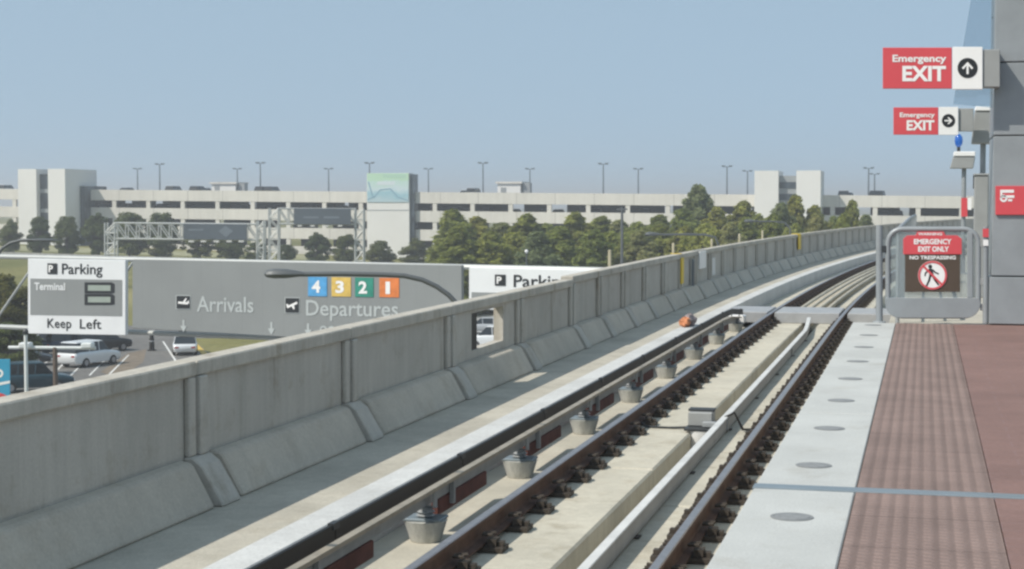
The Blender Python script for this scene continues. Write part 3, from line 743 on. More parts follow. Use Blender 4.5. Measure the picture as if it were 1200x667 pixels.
# ------------------------------------------------------------------ terrain
fh = V((fw.x, fw.y, 0)).normalized()
def UV(u, v): return V((rt.x * u + fh.x * v, rt.y * u + fh.y * v, 0))
def sstep(a, b, x):
    t_ = min(1, max(0, (x - a) / (b - a))); return t_ * t_ * (3 - 2 * t_)
def th(u, v):
    far = min(11.0, max(7.2, 10.15 + .032 * u))
    return 1.26 - (11.4 + (far - 11.4) * sstep(150, 232, v))
def gz(p): return th(p.x * rt.x + p.y * rt.y, p.x * fh.x + p.y * fh.y)
def patch(name, us, vs, mat, dz=0., split=None):
    mb = MB(); n = len(us)
    mb.add([UV(u, v) + V((0, 0, th(u, v) + dz)) for v in vs for u in us], [(i * n + j, i * n + j + 1, (i + 1) * n + j + 1, (i + 1) * n + j) for i in range(len(vs) - 1) for j in range(n - 1)])
    return struct(mb.build(name, mat, smooth=True))
def fr(a, b, n): return [a + (b - a) * i / n for i in range(n + 1)]
patch('ground', [-3000, -1200, -500] + fr(-260, 200, 46) + [500, 1200, 3000], [-1500, -400, -100, 0, 40, 80, 110] + fr(130, 250, 30) + [280, 320, 500, 1200, 4000], 'grass_ground')
patch('car_park', fr(-120, -13.6, 30), fr(50, 152, 26), 'asphalt', .02)
patch('access_road', fr(-13.5, 60, 16), fr(50, 175, 30), 'road_pale', .024)
patch('field', fr(-160, -32, 30), fr(262, 284, 8), 'pale_field', .02)
patch('upper_road', fr(-170, 60, 50), fr(236, 250, 6), 'road_pale', .02)
for y0, y1 in ((408, 432),):
    a = atZ(128, y1, th(-30, 110)); 
def flat_poly(name, pix, mat, dz):
    pts = []
    for x, y in pix:
        p = atZ(x, y, 1.26 - 11.4 + dz); pts.append(p)
    mb = MB(); mb.add(pts, [tuple(range(len(pts)))]); return struct(mb.build(name, mat))
flat_poly('dirt_patch', [(118, 436), (150, 414), (172, 409), (168, 424), (140, 444)], 'brown_patch', .026)
flat_poly('grass_verge', [(225, 396.5), (330, 396.5), (330, 430), (262, 430)], 'grass_ground', .026)
flat_poly('kerb_line', [(219, 396.5), (224.5, 396.5), (260, 430), (250, 430)], 'road_yellow', .03)
flat_poly('road_marking', [(190, 400), (192, 400), (212, 430), (209, 430)], 'road_paint', .03)
for i in range(5):
    x = 62 + 22 * i
    flat_poly('bay_marking', [(x, 416), (x + 1.6, 416), (x - 22, 440), (x - 24.4, 440)], 'road_paint', .028)
# concrete barrier along the upper road
b = MB(); pts = fr(-150, 40, 40)
for u0, u1 in zip(pts[:-1], pts[1:]):
    q = []
    for dz in (0, .8):
        for u, v in ((u0, 235), (u1, 235), (u1, 235.3), (u0, 235.3)): q.append(UV(u, v) + V((0, 0, th(u, v) + dz)))
    b.hexa(q)
tag(b.build('road_barrier', 'road_barrier'), 'long low pale concrete barrier along the road before the garage', 'barrier')

# ------------------------------------------------------------------ parking garage
GYW = 270.0
def gx(px): return atY(px, 238, GYW).x
zL = atY(0, 221.5, GYW).z; zRr = atY(1000, 229, GYW).z; xL0, xR0 = gx(0), gx(1000)
def ztop(X): return zL + (zRr - zL) * (X - xL0) / (xR0 - xL0)
GX0, GX1, DEP = gx(-70), 26.0, 34.0
t = gar = thing('parking_garage', 'long white concrete parking garage with open decks and stair towers', 'parking garage', (-80, GYW, -8.5))
PITCH_L = 3.22
towers = [(gx(21.5), gx(103)), (gx(429), gx(492)), (gx(883), gx(966))]
def gbox(mb, x0, x1, y0, y1, a0, a1):   # heights measured down from the roof parapet line, follows its fall
    q = []
    for a in (a1, a0):
        for x, y in ((x0, y0), (x1, y0), (x1, y1), (x0, y1)): q.append((x, y, ztop(x) - a))
    return mb.hexa(q)
for lv in range(4):
    a = PITCH_L * lv
    gbox(MB(), GX0, GX1, GYW, GYW + .35, a, a + (1.92 if lv < 3 else 1.1)).build('parapet', 'garage_concrete', t)
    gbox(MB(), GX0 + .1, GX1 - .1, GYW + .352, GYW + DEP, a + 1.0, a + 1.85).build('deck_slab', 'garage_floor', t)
    if lv:
        xx = GX0 + .1; rq = random.Random(lv)
        while xx < GX1 - 1:
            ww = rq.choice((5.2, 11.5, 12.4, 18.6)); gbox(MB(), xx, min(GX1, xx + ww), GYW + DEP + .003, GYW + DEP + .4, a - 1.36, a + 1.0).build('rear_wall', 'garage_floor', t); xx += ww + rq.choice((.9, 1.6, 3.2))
gbox(MB(), GX0, GX1, GYW + .02, GYW + .34, 3 * PITCH_L + 1.102, 13.5).build('base_wall', 'garage_concrete', t)
cx = gx(133.5); colx = []
while cx > GX0: cx -= 6.72
cx += 6.72
while cx < GX1: colx.append(cx); cx += 6.72
for cx in colx:
    for lv in range(3):
        a = PITCH_L * lv
        gbox(MB(), cx - .38, cx + .38, GYW + .06, GYW + .5, a + 1.922, a + PITCH_L - .002).build('column', 'garage_concrete', t)
# stair towers
def tz(px, py, Y): return atY(px, py, Y).z
YT = GYW - 7.5
def tx(px, Y): return atY(px, 238, Y).x
zt = tz(60, 198, YT); zb = -11.0
def tower(name): 
    return MB()
MB().box(tx(21.5, YT), tx(42.8, YT), YT, GYW + 4, zb, zt).build('stair_tower', 'tower_white', t)
o = MB().box(tx(56.5, YT), tx(76.5, YT), YT, GYW + 4, zb, zt); o.build('stair_tower', 'tower_white', t)
MB().box(tx(42.8, YT) + .003, tx(56.5, YT) - .003, YT + 1.2, GYW + 4, zb, zt - .9).build('stair_glazing', 'tower_glass', t)
for yy in (224, 247):
    z = tz(50, yy, YT + 1.2); MB().box(tx(42.8, YT) + .004, tx(56.5, YT) - .004, YT + 1.08, YT + 1.195, z - .35, z + .35).build('glazing_band', 'tower_grey', t)
MB().box(tx(76.5, YT) + .003, tx(82, YT), YT + 5.2, GYW + 6, zb, zt - 3).build('lift_shaft', 'tower_glass', t)
YM = GYW - 1.2; zm = tz(455, 203, YM)
MB().box(tx(430, YM), tx(479.5, YM), YM, GYW + .9, zb, zm).build('mural_tower', 'tower_white', t)
MB().box(tx(479.5, YM) + .003, tx(484.5, YM), YM + .4, GYW + 1.4, zb, zm - .2).build('tower_glazing', 'tower_glass', t)
M = YB(YM)
mu = M.rect(MB(), 430.5, 203.2, 479, 237, .12, .004).build('mural', 'mural', t)
mb = MB(); pts = []
for (pa, pb) in (((446, 222.5), (458, 221.5)), ((438, 232), (446, 222.5)), ((458, 221.5), (466, 231)), ((432, 213), (437, 230)), ((466, 231), (478, 235)), ((431, 234), (440, 230))):
    M.line(mb, *pa, *pb, 1.3, .14, .1205)
mb.build('swoosh', 'mural_line', mu)
mb = MB(); M.poly(mb, [(441, 217), (462, 217), (464, 212.5), (443, 212.5)], .135, .1206); mb.build('swoosh', 'mural_pale', mu)
mb = MB(); M.poly(mb, [(450, 208), (476, 209), (476, 204.5), (448, 204.5)], .135, .1206); mb.build('swoosh', 'mural_green', mu)
M.rect(MB(), 430, 246, 479.6, 247, .03, .003).build('reveal_line', 'tower_grey', t)
YR = GYW - 5; zr = tz(922, 200, YR)
MB().box(tx(884, YR), tx(912, YR), YR, GYW + 4, zb, zr).build('stair_tower', 'tower_white', t)
MB().box(tx(933, YR), tx(961.5, YR), YR, GYW + 4, zb, zr).build('stair_tower', 'tower_white', t)
MB().box(tx(912, YR) + .003, tx(933, YR) - .003, YR + 1.3, GYW + 4, zb, zr - .8).build('stair_glazing', 'tower_grey', t)
for yy in (217, 231): z = tz(922, yy, YR); MB().box(tx(912, YR) + .004, tx(933, YR) - .004, YR + 1.2, YR + 1.295, z - .5, z + .5).build('glazing_band', 'tower_glass', t)
# roof huts
for (pa, pb, py, Y, lab) in ((583, 610, 213, GYW + 14, 'small flat roofed hut on the garage roof past the mural tower'), (248, 276, 213.5, GYW + 14, 'small flat roofed hut on the garage roof between the towers')):
    Bh = YB(Y); x0, x1 = Bh.p(pa, 218).x, Bh.p(pb, 218).x; zt_ = Bh.p(pa, py).z; zf = ztop((x0 + x1) / 2) - 1.0
    h_ = thing('roof_hut', lab, 'hut', ((x0 + x1) / 2, Y, zf), 'huts on the garage roof')
    MB().box(x0, x1, Y, Y + 5, zf, zt_ - .35).build('wall', 'tower_white', h_)
    MB().box(x0 - .3, x1 + .3, Y - .3, Y + 5.3, zt_ - .348, zt_).build('roof', 'garage_concrete', h_)
    MB().box(x0 + .6, x0 + 1.6, Y - .04, Y - .002, zf + .05, zf + 2).build('door', 'tower_grey', h_)
    MB().box(x1 + .35, x1 + 1.6, Y + .5, Y + 2, zf, zt_ - .2).build('vent_unit', 'tower_grey', h_)

# roof lamp posts
lp = [(161, 197, 'by the slab tower, shorter of a pair'), (187, 191.5, 'by the slab tower, taller of a pair'), (278, 197, 'just beside the hut between the towers'), (305, 190, 'taller one past the hut between the towers'), (385, 197, 'midway between hut and mural tower'),
      (433, 190, 'right behind the mural tower'), (502, 197, 'first past the mural tower'), (566, 190, 'just before the hut past the mural tower'), (621, 197, 'just after the hut past the mural tower'), (707, 191, 'taller of the pair above the grove'), (748, 197, 'shorter of the pair above the grove'),
      (852, 194, 'taller of the pair before the twin slab tower'), (876, 199.5, 'shorter one touching the twin slab tower'), (1018, 196, 'taller of the close pair near the gate'), (1025, 203, 'shorter of the close pair near the gate')]
pr = {}
for px, py, d in lp:
    tall = py < 195.5 and px != 1018 or px == 1018
    Y = GYW + (8 if tall else 24); p = atY(px, py, Y); zf = ztop(p.x) - 1.0; hgt = p.z - zf
    lab = 'twin lamp post on the garage roof ' + d
    if not pr:
        q = thing('roof_lamp_post', lab, 'lamp post', (0, 0, 0), 'lamp posts on the garage roof')
        MB().tube([(0, 0, 0), (0, 0, .97)], .16 / 1, 6, .11).build('pole', 'pole_blue_grey', q)
        MB().box(-.78, .78, -.06, .06, .955, .972).build('crossarm', 'pole_blue_grey', q)
        for k_ in (-1, 1): MB().box(k_ * .62 - .30, k_ * .62 + .30, -.28, .28, .973, 1.0).build('lamp_head', 'pole_blue_grey', q)
        q.location = (p.x, p.y, zf); q.scale = (1, 1, hgt); pr['a'] = q
    else: dup(pr['a'], (p.x, p.y, zf), None, lab, None, (1, 1, hgt))

# ------------------------------------------------------------------ cars
def car_proto(kind, paintm, label, group=None):
    q = thing('parked_car', label, 'car', (0, 0, 0), group)
    if kind == 'sedan': L, Wd, H, belt, cab = 4.7, 1.82, 1.45, .90, ((-2.05, -1.25, .55, 1.35))
    else: L, Wd, H, belt, cab = 4.8, 1.92, 1.78, 1.08, ((-2.32, -2.05, .55, 1.20))
    hw = Wd / 2; zb = .28
    # body: cross sections along the length
    st = [(-L / 2, .50, belt - .16, .86), (-L / 2 + .12, zb, belt - .06, .94), (-L / 2 + .5, zb, belt, .99), (-.6, zb, belt, 1.), (.6, zb, belt, 1.), (1.35, zb, belt - .06, .99), (L / 2 - .45, zb, belt - .16, .96), (L / 2 - .1, zb + .02, belt - .26, .9), (L / 2, .42, belt - .42, .82)]
    mb = MB(); vs = []; n = 8
    for x, z0, z1, k_ in st:
        w_ = hw * k_; zm = z0 + (z1 - z0) * .55
        vs += [(x, -w_ * .93, z0), (x, w_ * .93, z0), (x, w_, zm), (x, w_ * .985, z1 - .1), (x, w_ * .90, z1), (x, -w_ * .90, z1), (x, -w_ * .985, z1 - .1), (x, -w_, zm)]
    fs = [(i * n + j, i * n + (j + 1) % n, (i + 1) * n + (j + 1) % n, (i + 1) * n + j) for i in range(len(st) - 1) for j in range(n)] + [tuple(range(n)), tuple((len(st) - 1) * n + j for j in range(n))]
    mb.add(vs, fs); body = mb.build('body', paintm, q, bevel=.03, smooth=True)
    a, b_, c_, d_ = cab; wb_, wt = hw * .89, hw * .74
    gl = MB().hexa([(a, -wb_, belt - .02), (d_, -wb_, belt - .07), (d_, wb_, belt - .07), (a, wb_, belt - .02), (b_, -wt, H - .05), (c_, -wt, H - .05), (c_, wt, H - .05), (b_, wt, H - .05)])
    gl.build('windows', 'car_glass', q, bevel=.03)
    MB().hexa([(b_ - .12, -wt - .015, H - .075), (c_ + .1, -wt - .015, H - .075), (c_ + .1, wt + .015, H - .075), (b_ - .12, wt + .015, H - .075), (b_ + .1, -wt * .9, H), (c_ - .15, -wt * .9, H), (c_ - .15, wt * .9, H), (b_ + .1, wt * .9, H)]).build('roof', paintm, q, bevel=.02)
    pm = MB()
    for sy in (-1, 1):
        for xm in (-.55, .38) if kind == 'sedan' else (-.95, .05):
            MB().tube([(xm, sy * (wb_ + .004), belt - .03), (xm + .05, sy * (wt + .02), H - .06)], .035, 5).build('window_pillar', paintm, q)
    for sx in (-1, 1):
        for sy in (-1, 1):
            x, y = sx * L * .29, sy * (hw - .10)
            wh = MB().tube([(x, y - .1, .33), (x, y + .11 * 1, .33)], .33, 18).build('wheel', 'tyre', q, smooth=True)
            MB().tube([(x, y + sy * .1105, .33), (x, y + sy * .125, .33)], .2, 14).build('rim', 'wheel_rim', wh)
    for sy in (-1, 1):
        y = sy * hw * .66
        MB().box(L / 2 - .13, L / 2 + .005, y - .18, y + .18, belt - .52, belt - .38).build('headlight', 'lamp_clear', q, bevel=.02)
        MB().box(-L / 2 - .01, -L / 2 + .1, y - .16, y + .16, belt - .34, belt - .2).build('tail_light', 'lamp_red', q, bevel=.02)
    return q
CARS = {}
def car(kind, paintm, label, pos, rz, group=None, name='parked_car'):
    key = (kind, paintm)
    if key not in CARS:
        q = car_proto(kind, paintm, label, group); CARS[key] = q
        q.location = pos; q.rotation_euler = (0, 0, rz)
    else: q = dup(CARS[key], pos, rz, label, group)
    return q
ZG = 1.26 - 11.4 + .02
def gp(x, y): return atZ(x, y, ZG)
A0 = math.atan2(fh.y, fh.x)
car('suv', 'car_white', 'white car parked in the open below the parking sign', gp(105, 428), A0 - R(27))
car('suv', 'car_navy', 'dark blue car parked behind the white car under the sign', gp(80, 414), A0 - R(35))
car('suv', 'car_black', 'black car parked beside the dark blue car under the sign', gp(118, 412), A0 - R(40))
car('suv', 'car_teal', 'big dark teal car next to the blue panel', gp(38, 458), A0 - R(65))
car('sedan', 'car_black', 'black car in the shade behind the teal car', gp(22, 428), A0 - R(80))
car('sedan', 'car_white', 'white car seen end-on on the road under the arrivals sign', gp(217, 414), A0 + R(11))
car('sedan', 'car_silver', 'silver car seen far off beneath the keep left panel', gp(48, 404), A0 - R(70))
car('suv', 'car_white', 'white car seen through the opening in the wall', gp(580, 408), A0 + R(80))
car('sedan', 'car_silver', 'silver car seen through the opening in the wall', gp(572, 391), A0 + R(85))
# cars on the roof and the covered decks of the garage
gi = 0
roofcars = [(205, 'suv', 'car_silver'), (233, 'suv', 'car_navy'), (241, 'sedan', 'car_black'), (309, 'suv', 'car_black'), (320, 'suv', 'car_navy'), (150, 'sedan', 'car_silver'), (548, 'sedan', 'car_white'), (556, 'suv', 'car_silver'), (8, 'suv', 'car_white'), (989, 'suv', 'car_silver'), (994, 'sedan', 'car_navy'), (1026, 'suv', 'car_black'), (1031, 'suv', 'car_navy')]
colname = {'car_white': 'white', 'car_navy': 'dark blue', 'car_black': 'black', 'car_silver': 'silver', 'car_teal': 'teal', 'car_red': 'red', 'car_beige': 'beige'}
for i, (px, kd, pm) in enumerate(roofcars):
    p = atY(px, 221, GYW + 4.2); p.z = ztop(p.x) - 1.0 + .02
    car(kd, pm, '%s car showing its roof over the garage parapet, %s counted along the roof' % (colname[pm], words[sorted(r_[0] for r_ in roofcars).index(px)]), p, R(88 + rnd.uniform(-3, 3)), 'cars parked on the garage roof')
deckc = [122, 143, 151, 194, 222, 244, 281, 310, 345, 366, 402, 415, 536, 572, 604, 700, 730, 112, 118, 128, 163, 186, 203, 232, 322, 292, 512, 523, 545, 640, 655, 686, 760, 1036, 1052, 1083]
for i, px in enumerate(deckc):
    p = atY(px, 240, GYW + 3.6 + rnd.uniform(0, .5)); p.z = ztop(p.x) - PITCH_L - 1.0 + .02
    kd, pm = rnd.choice([('sedan', 'car_white'), ('suv', 'car_silver'), ('suv', 'car_white'), ('sedan', 'car_silver'), ('suv', 'car_navy')])
    car(kd, pm, '%s car in the garage deck below the roof, %s counted along that deck' % (colname[pm], words[sorted(deckc).index(px)]), p, R(90), 'cars parked in the garage deck')

# ------------------------------------------------------------------ gantries and road signs
k_ = 3.0e-4
Dg = lambda x: 85.0 / (1 + k_ * (x - 90))
pa, pb = atD(0, 330, Dg(0)), atD(600, 330, Dg(600)); dr = V(((pb - pa).x, (pb - pa).y, 0)).normalized(); ng = dr.cross(V((0, 0, 1))).normalized()
if ng.dot(CAM - pa) < 0: ng = -ng
class GB(Board):
    """vertical plane through pa along dr"""
    def __init__(s, off=0.): s.n = ng; s.o = off
    def p(s, x, y, o=0.):
        d = ray(x, y); q = pa + ng * (s.o + o); return CAM + d * ((q - CAM).dot(ng) / d.dot(ng))
Q = GB()
base = Q.p(-60, 300); base.z = gz(base)
t = thing('sign_gantry', 'grey truss gantry carrying the parking and arrivals signs over the road', 'gantry', base)
xs = [-60, -28, 4, 36, 68]
QB = GB(-1.0); QC = GB(-2.2)
for Qk in (QB, QC):
    mb = MB()
    mb.tube([Qk.p(-70, 299), Qk.p(722, 311 + 6)], .13, 8); mb.tube([Qk.p(-70, 380), Qk.p(540, 405)], .13, 8); mb.build('chord', 'truss_grey', t)
    for i in range(10):
        x0 = -66 + 56 * i; x1 = x0 + 56
        ya = lambda x: 299 + 18 * (x + 70) / 792; yb = lambda x: 380 + 33 * (x + 70) / 792
        MB().tube([Qk.p(x0, yb(x0)), Qk.p(x1, ya(x1))] if i % 2 else [Qk.p(x0, ya(x0)), Qk.p(x1, yb(x1))], .07, 6).build('diagonal', 'truss_grey', t)
for xq in (-66, 718):
    for Qk in (QB, QC):
        p = Qk.p(xq, 296 if xq < 0 else 318); MB().tube([V((p.x, p.y, gz(p))), p], .2, 10).build('leg', 'truss_grey', t, smooth=True)

def down_arrow(mb, x, y, s, o):
    Q.rect(mb, x - s * .16, y - s, x + s * .16, y + .1 * s, o, o - .01); Q.poly(mb, [(x - s * .55, y), (x, y + s), (x + s * .55, y)], o + .004, o - .01)
def plane_icon(t, x0, y0, x1, y1, up_):
    Q.rect(MB(), x0, y0, x1, y1, .10, .082, .25).build('icon_border', 'letter_grey', t)
    Q.rect(MB(), x0 + .8, y0 + .8, x1 - .8, y1 - .8, .115, .101, .25).build('icon_panel', 'sign_black', t)
    mb = MB(); cx, cy = (x0 + x1) / 2, (y0 + y1) / 2
    sx = 1 if up_ else -1
    if up_: Q.line(mb, cx - 6, cy + 2.5, cx + 6, cy - 3, 2.6, .13, .116); Q.poly(mb, [(cx - 1, cy + .5), (cx + 2, cy - 1), (cx + 3, cy + 4.5), (cx + 1.5, cy + 5)], .131, .116); Q.poly(mb, [(cx - 6, cy + 2.4), (cx - 7, cy - 1.4), (cx - 5.4, cy - 1.6), (cx - 3.4, cy + 1.5)], .131, .116)
    else: Q.line(mb, cx - 6, cy + .5, cx + 5.5, cy + 1.5, 2.6, .13, .116); Q.poly(mb, [(cx - 1.5, cy + 1), (cx + 1.5, cy + 1), (cx + 4.5, cy - 4.5), (cx + 2.8, cy - 4.6)], .131, .116); Q.poly(mb, [(cx + 3.6, cy + 1.2), (cx + 6.4, cy - 2.4), (cx + 7, cy + 1.6)], .131, .116)
    mb.build('plane_mark', 'sign_white', t)
def p_icon(t, x0, y0, x1, y1, sl_=.2):
    Q.rect(MB(), x0, y0, x1, y1, .115, .101, sl_).build('icon_panel', 'sign_black', t)
    mb = MB(); w_ = x1 - x0; Q.text(mb, 'P', x0 + w_ * .3, y0 + w_ * .18, x0 + w_ * .75, y1 - w_ * .18, .125, .03, sl_ * .5); mb.build('icon_letter', 'sign_white', t)

# parking / keep left sign
c = Q.p(90, 391); t = thing('road_sign', 'parking sign with grey terminal panel and keep left line', 'road sign', c, 'overhead road signs on the near gantry')
Q.rect(MB(), 32.5, 303, 147, 391, .08, -.15, 2.0).build('backing', 'road_sign_white', t, bevel=.02)
Q.rect(MB(), 35.5, 326.5, 143, 369, .098, .081, 1.6).build('terminal_panel', 'road_sign_grey', t)
p_icon(t, 55.5, 308.6, 66.8, 321)
for args in (('Parking', 74, 308.8, 121.5, 325, .1, .012, .5), ('Keep', 57, 373.2, 85, 387.6, .1, .012, .4, 1.05), ('Left', 95, 373.8, 120, 385.2, .1, .012, .4, 1.05)): Q.text(MB(), *args).build('lettering', 'sign_black', t)
mb = MB(); Q.text(mb, 'Terminal', 42, 331, 78, 340, .116, .025, .4); mb.build('panel_lettering', 'road_sign_white', t)
for yy in (331, 344.6):
    o = Q.poly(MB(), [(99, yy), (131, yy), (134, yy + 2), (134, yy + 12), (131, yy + 12.8), (99, yy + 12.8)], .12, .1).build('display', 'sign_black', t)
    Q.rect(MB(), 103, yy + 3.2, 129.5, yy + 9.8, .126, .121, .2).build('display_screen', 'led_panel', o)
# arrivals / departures sign
c = Q.p(350, 403); t = thing('road_sign', 'huge grey arrivals and departures sign with coloured number squares', 'road sign', c, 'overhead road signs on the near gantry')
Q.poly(MB(), [(155, 304), (155, 384.5), (541, 407), (541, 311)], .08, -.15).build('backing', 'road_sign_grey', t, bevel=.02)
for args in (('Arrivals', 232, 346.8, 298.5, 365.3, .1, .012, 1.2), ('Departures', 360, 351.5, 468, 375.6, .1, .012, 1.6), ('ooo', 376, 381.5, 404, 391, .1, .01, .6)): Q.text(MB(), *args).build('lettering', 'letter_grey', t)
for args in ((215, 382, 7, .1), (318, 385, 7.5, .1), (361, 386.5, 7.5, .1)): mb = MB(); down_arrow(mb, *args); mb.build('down_arrow', 'letter_grey', t)
plane_icon(t, 206, 346, 223.3, 362.3, False); plane_icon(t, 333.5, 348.5, 351, 367, True)
for x0, x1, mm, d in ((361, 383, 'sq_blue', '4'), (388.5, 411, 'sq_yellow', '3'), (416, 437.5, 'sq_green', '2'), (444.5, 467.5, 'sq_orange', '1')):
    o = Q.rect(MB(), x0, 324.5 + (x0 - 361) * .015, x1, 347 + (x0 - 361) * .015, .11, .081, .4).build('number_square', mm, t)
    mb = MB(); cx = (x0 + x1) / 2; y0 = 328.5 + (x0 - 361) * .018; w_ = 2.6 if d == '1' else 5; Q.text(mb, d, cx - w_, y0, cx + w_, y0 + 14.5, .125, .035); mb.build('number', 'sign_white', o)
# second parking sign
c = Q.p(640, 420); t = thing('road_sign', 'white topped parking sign half hidden behind the wall', 'road sign', c, 'overhead road signs on the near gantry')
Q.poly(MB(), [(549.5, 313.5), (549.5, 362), (702, 369), (702, 317)], .08, -.15).build('backing', 'road_sign_white', t, bevel=.02)
Q.poly(MB(), [(552.5, 342.5), (552.5, 359), (700, 366), (700, 345.5)], .1, .081).build('terminal_panel', 'road_sign_grey', t)
p_icon(t, 579.8, 321.8, 592.3, 334.6)
mb = MB(); Q.text(mb, 'Parking', 603, 322, 668, 341, .1, .012, .8); mb.build('lettering', 'sign_black', t)
mb = MB(); Q.text(mb, 'Terminal', 560, 348, 610, 359, .116, .025, .4); mb.build('panel_lettering', 'road_sign_white', t)

# back gantries: lattice posts and trusses, dark sign panels
def lattice(t, Bd, x0, x1, y0, y1, bays, name, r=.11, depth=1.4):
    for dd in (0, depth):
        mb = MB()
        d = V((fh.x, fh.y, 0)) * dd
        mb.tube([Bd.p(x0, y0) + d, Bd.p(x0, y1) + d], r, 6); mb.tube([Bd.p(x1, y0) + d, Bd.p(x1, y1) + d], r, 6); mb.build(name, 'truss_grey', t)
        mb = MB()
        for i in range(bays):
            ya, yb = y0 + (y1 - y0) * i / bays, y0 + (y1 - y0) * (i + 1) / bays
            mb.tube([Bd.p(x0, ya) + d, Bd.p(x1, yb) + d] if i % 2 else [Bd.p(x1, ya) + d, Bd.p(x0, yb) + d], r * .7, 5); mb.tube([Bd.p(x0, yb) + d, Bd.p(x1, yb) + d], r * .7, 5)
        mb.build('bracing', 'truss_grey', t)
def htruss(t, Bd, x0, x1, y0, y1, sl_, bays, r=.11, depth=1.4):
    for dd in (0, depth):
        d = V((fh.x, fh.y, 0)) * dd; mb = MB()
        for yy in (y0, y1): mb.tube([Bd.p(x0, yy) + d, Bd.p(x1, yy + sl_) + d], r, 6)
        mb.build('chord', 'truss_grey', t); mb = MB()
        for i in range(bays):
            xa, xb = x0 + (x1 - x0) * i / bays, x0 + (x1 - x0) * (i + 1) / bays
            sa, sb = sl_ * i / bays, sl_ * (i + 1) / bays
            mb.tube([Bd.p(xa, y0 + sa) + d, Bd.p(xb, y1 + sb) + d], r * .7, 5); mb.tube([Bd.p(xb, y0 + sb) + d, Bd.p(xb, y1 + sb) + d], r * .7, 5)
        mb.build('bracing', 'truss_grey', t)
class FB(Board):
    def __init__(s, D): s.D0 = D; s.n = -fh
    def p(s, x, y, o=0.): return atD(x, y, s.D0) - V((fh.x, fh.y, 0)) * o
FA = FB(192); t = thing('sign_gantry', 'grey lattice gantry before the garage with open truss end', 'gantry', FA.p(128, 318))
lattice(t, FA, 123, 134.5, 261, 322, 5, 'post'); lattice(t, FA, 301, 309, 259, 322, 6, 'post'); htruss(t, FA, 134.5, 301, 261.5, 280, 1.5, 13)
t = thing('dark_road_sign', 'wide dark blue-grey sign panel on the open truss gantry', 'road sign', FA.p(253, 281))
FA.rect(MB(), 216, 262, 290, 280.5, .5, .22, 1.0).build('panel', 'sign_back', t, bevel=.03)
FA.rect(MB(), 222, 268.2, 239, 270.4, .52, .501).build('marking', 'pole_blue_grey', t); FA.poly(MB(), [(257, 271), (265, 264.5), (274, 271), (266, 278)], .52, .501).build('marking', 'pole_blue_grey', t)
for x_ in (227, 241, 256, 271, 285): FA.rect(MB(), x_ - 3, 281.7, x_ + 3, 283.5, 1.6, .9).build('sign_lamp', 'guard_top', t)
FBk = FB(204); t = thing('sign_gantry', 'grey lattice gantry near the mural tower with taller posts', 'gantry', FBk.p(360, 318))
lattice(t, FBk, 315, 326, 244, 318, 6, 'post'); lattice(t, FBk, 416, 426, 245, 318, 6, 'post'); htruss(t, FBk, 326, 416, 244.5, 262.5, .6, 8)
t = thing('dark_road_sign', 'dark blue-grey sign panel beside the mural tower', 'road sign', FBk.p(378, 263))
FBk.rect(MB(), 345, 244, 411.5, 263, .5, .22, .4).build('panel', 'sign_back', t, bevel=.03)
for x_ in (356, 380): FBk.rect(MB(), x_, 253.5, x_ + 18, 256, .52, .501).build('marking', 'pole_blue_grey', t)
for x_ in (353, 368, 384, 400): FBk.rect(MB(), x_ - 2.5, 263.8, x_ + 2.5, 265.4, 1.6, .9).build('sign_lamp', 'guard_top', t)

# ------------------------------------------------------------------ street lamps
def cobra(label, D, pts, head, mat='lamp_grey', r=.075, group='street lamps'):
    p3 = [atD(x, y, D) for x, y in pts]; b = p3[-1].copy(); b.z = gz(b)
    t = thing('street_lamp', label, 'street lamp', b, group)
    MB().tube(p3 + [V((p3[-1].x + .02, p3[-1].y, p3[-1].z - 1.2)), V((p3[-1].x + .05, p3[-1].y, b.z))], r, 10).build('pole', mat, t, smooth=True)
    x0, x1, yy, hh = head; a, c_ = atD(x0, yy, D), atD(x1, yy, D); d = (c_ - a); s_ = D / F; mb = MB(); vs = []; fs = []; n = 12
    prof = [(0, .30), (.06, .75), (.25, 1.0), (.55, .95), (.8, .68), (1, .42)]; fwv = fh
    for f_, k_2 in prof:
        for j in range(n):
            an = 2 * math.pi * j / n; zz = math.sin(an); vs.append(a + d * f_ + V((0, 0, (hh * s_ / 2) * k_2 * (zz if zz > 0 else .75 * zz))) + fwv * (.22 * k_2 * math.cos(an)))
    for i in range(len(prof) - 1):
        for j in range(n): fs.append((i * n + j, i * n + (j + 1) % n, (i + 1) * n + (j + 1) % n, (i + 1) * n + j))
    fs += [tuple(range(n)), tuple((len(prof) - 1) * n + j for j in range(n))]
    mb.add(vs, fs).build('lamp_head', mat, t, smooth=True)
    return t
cobra('grey curved street lamp arm in front of the departures sign', 48, [(352, 321.5), (400, 321), (450, 322), (474, 323.3), (495, 328), (512, 336), (526, 346), (536, 357), (542, 372), (545, 400)], (310, 356, 321.5, 13.5))
cobra('dark curved lamp arm above the parking sign', 60, [(40, 281.5), (24, 282), (12, 285), (3, 291), (-4, 300), (-8, 320)], (38, 68, 281.5, 4.0), r=.06)
cobra('small lamp arm with bluish head before the grove, lower one', 105, [(770, 275), (800, 274.8), (826, 275.2), (838, 278), (843, 290)], (756, 773, 274.6, 5.5), r=.07)
cobra('small lamp arm with bluish head before the grove, higher one', 115, [(884, 259.5), (905, 259.5), (920, 261), (926, 268)], (872, 886, 259.3, 4.5), r=.06)
p = atD(729, 243, 150); b = V((p.x, p.y, gz(p)))
t = thing('utility_pole', 'dark slim pole standing among the grove trees', 'pole', b)
MB().tube([b, p], .16, 8, .12).build('shaft', 'lamp_grey', t, smooth=True); MB().box(p.x - .5, p.x + .5, p.y - .06, p.y + .06, p.z - .25, p.z - .1).build('crossbar', 'lamp_grey', t)
p = atD(617, 297, 120); b = V((p.x, p.y, gz(p)))
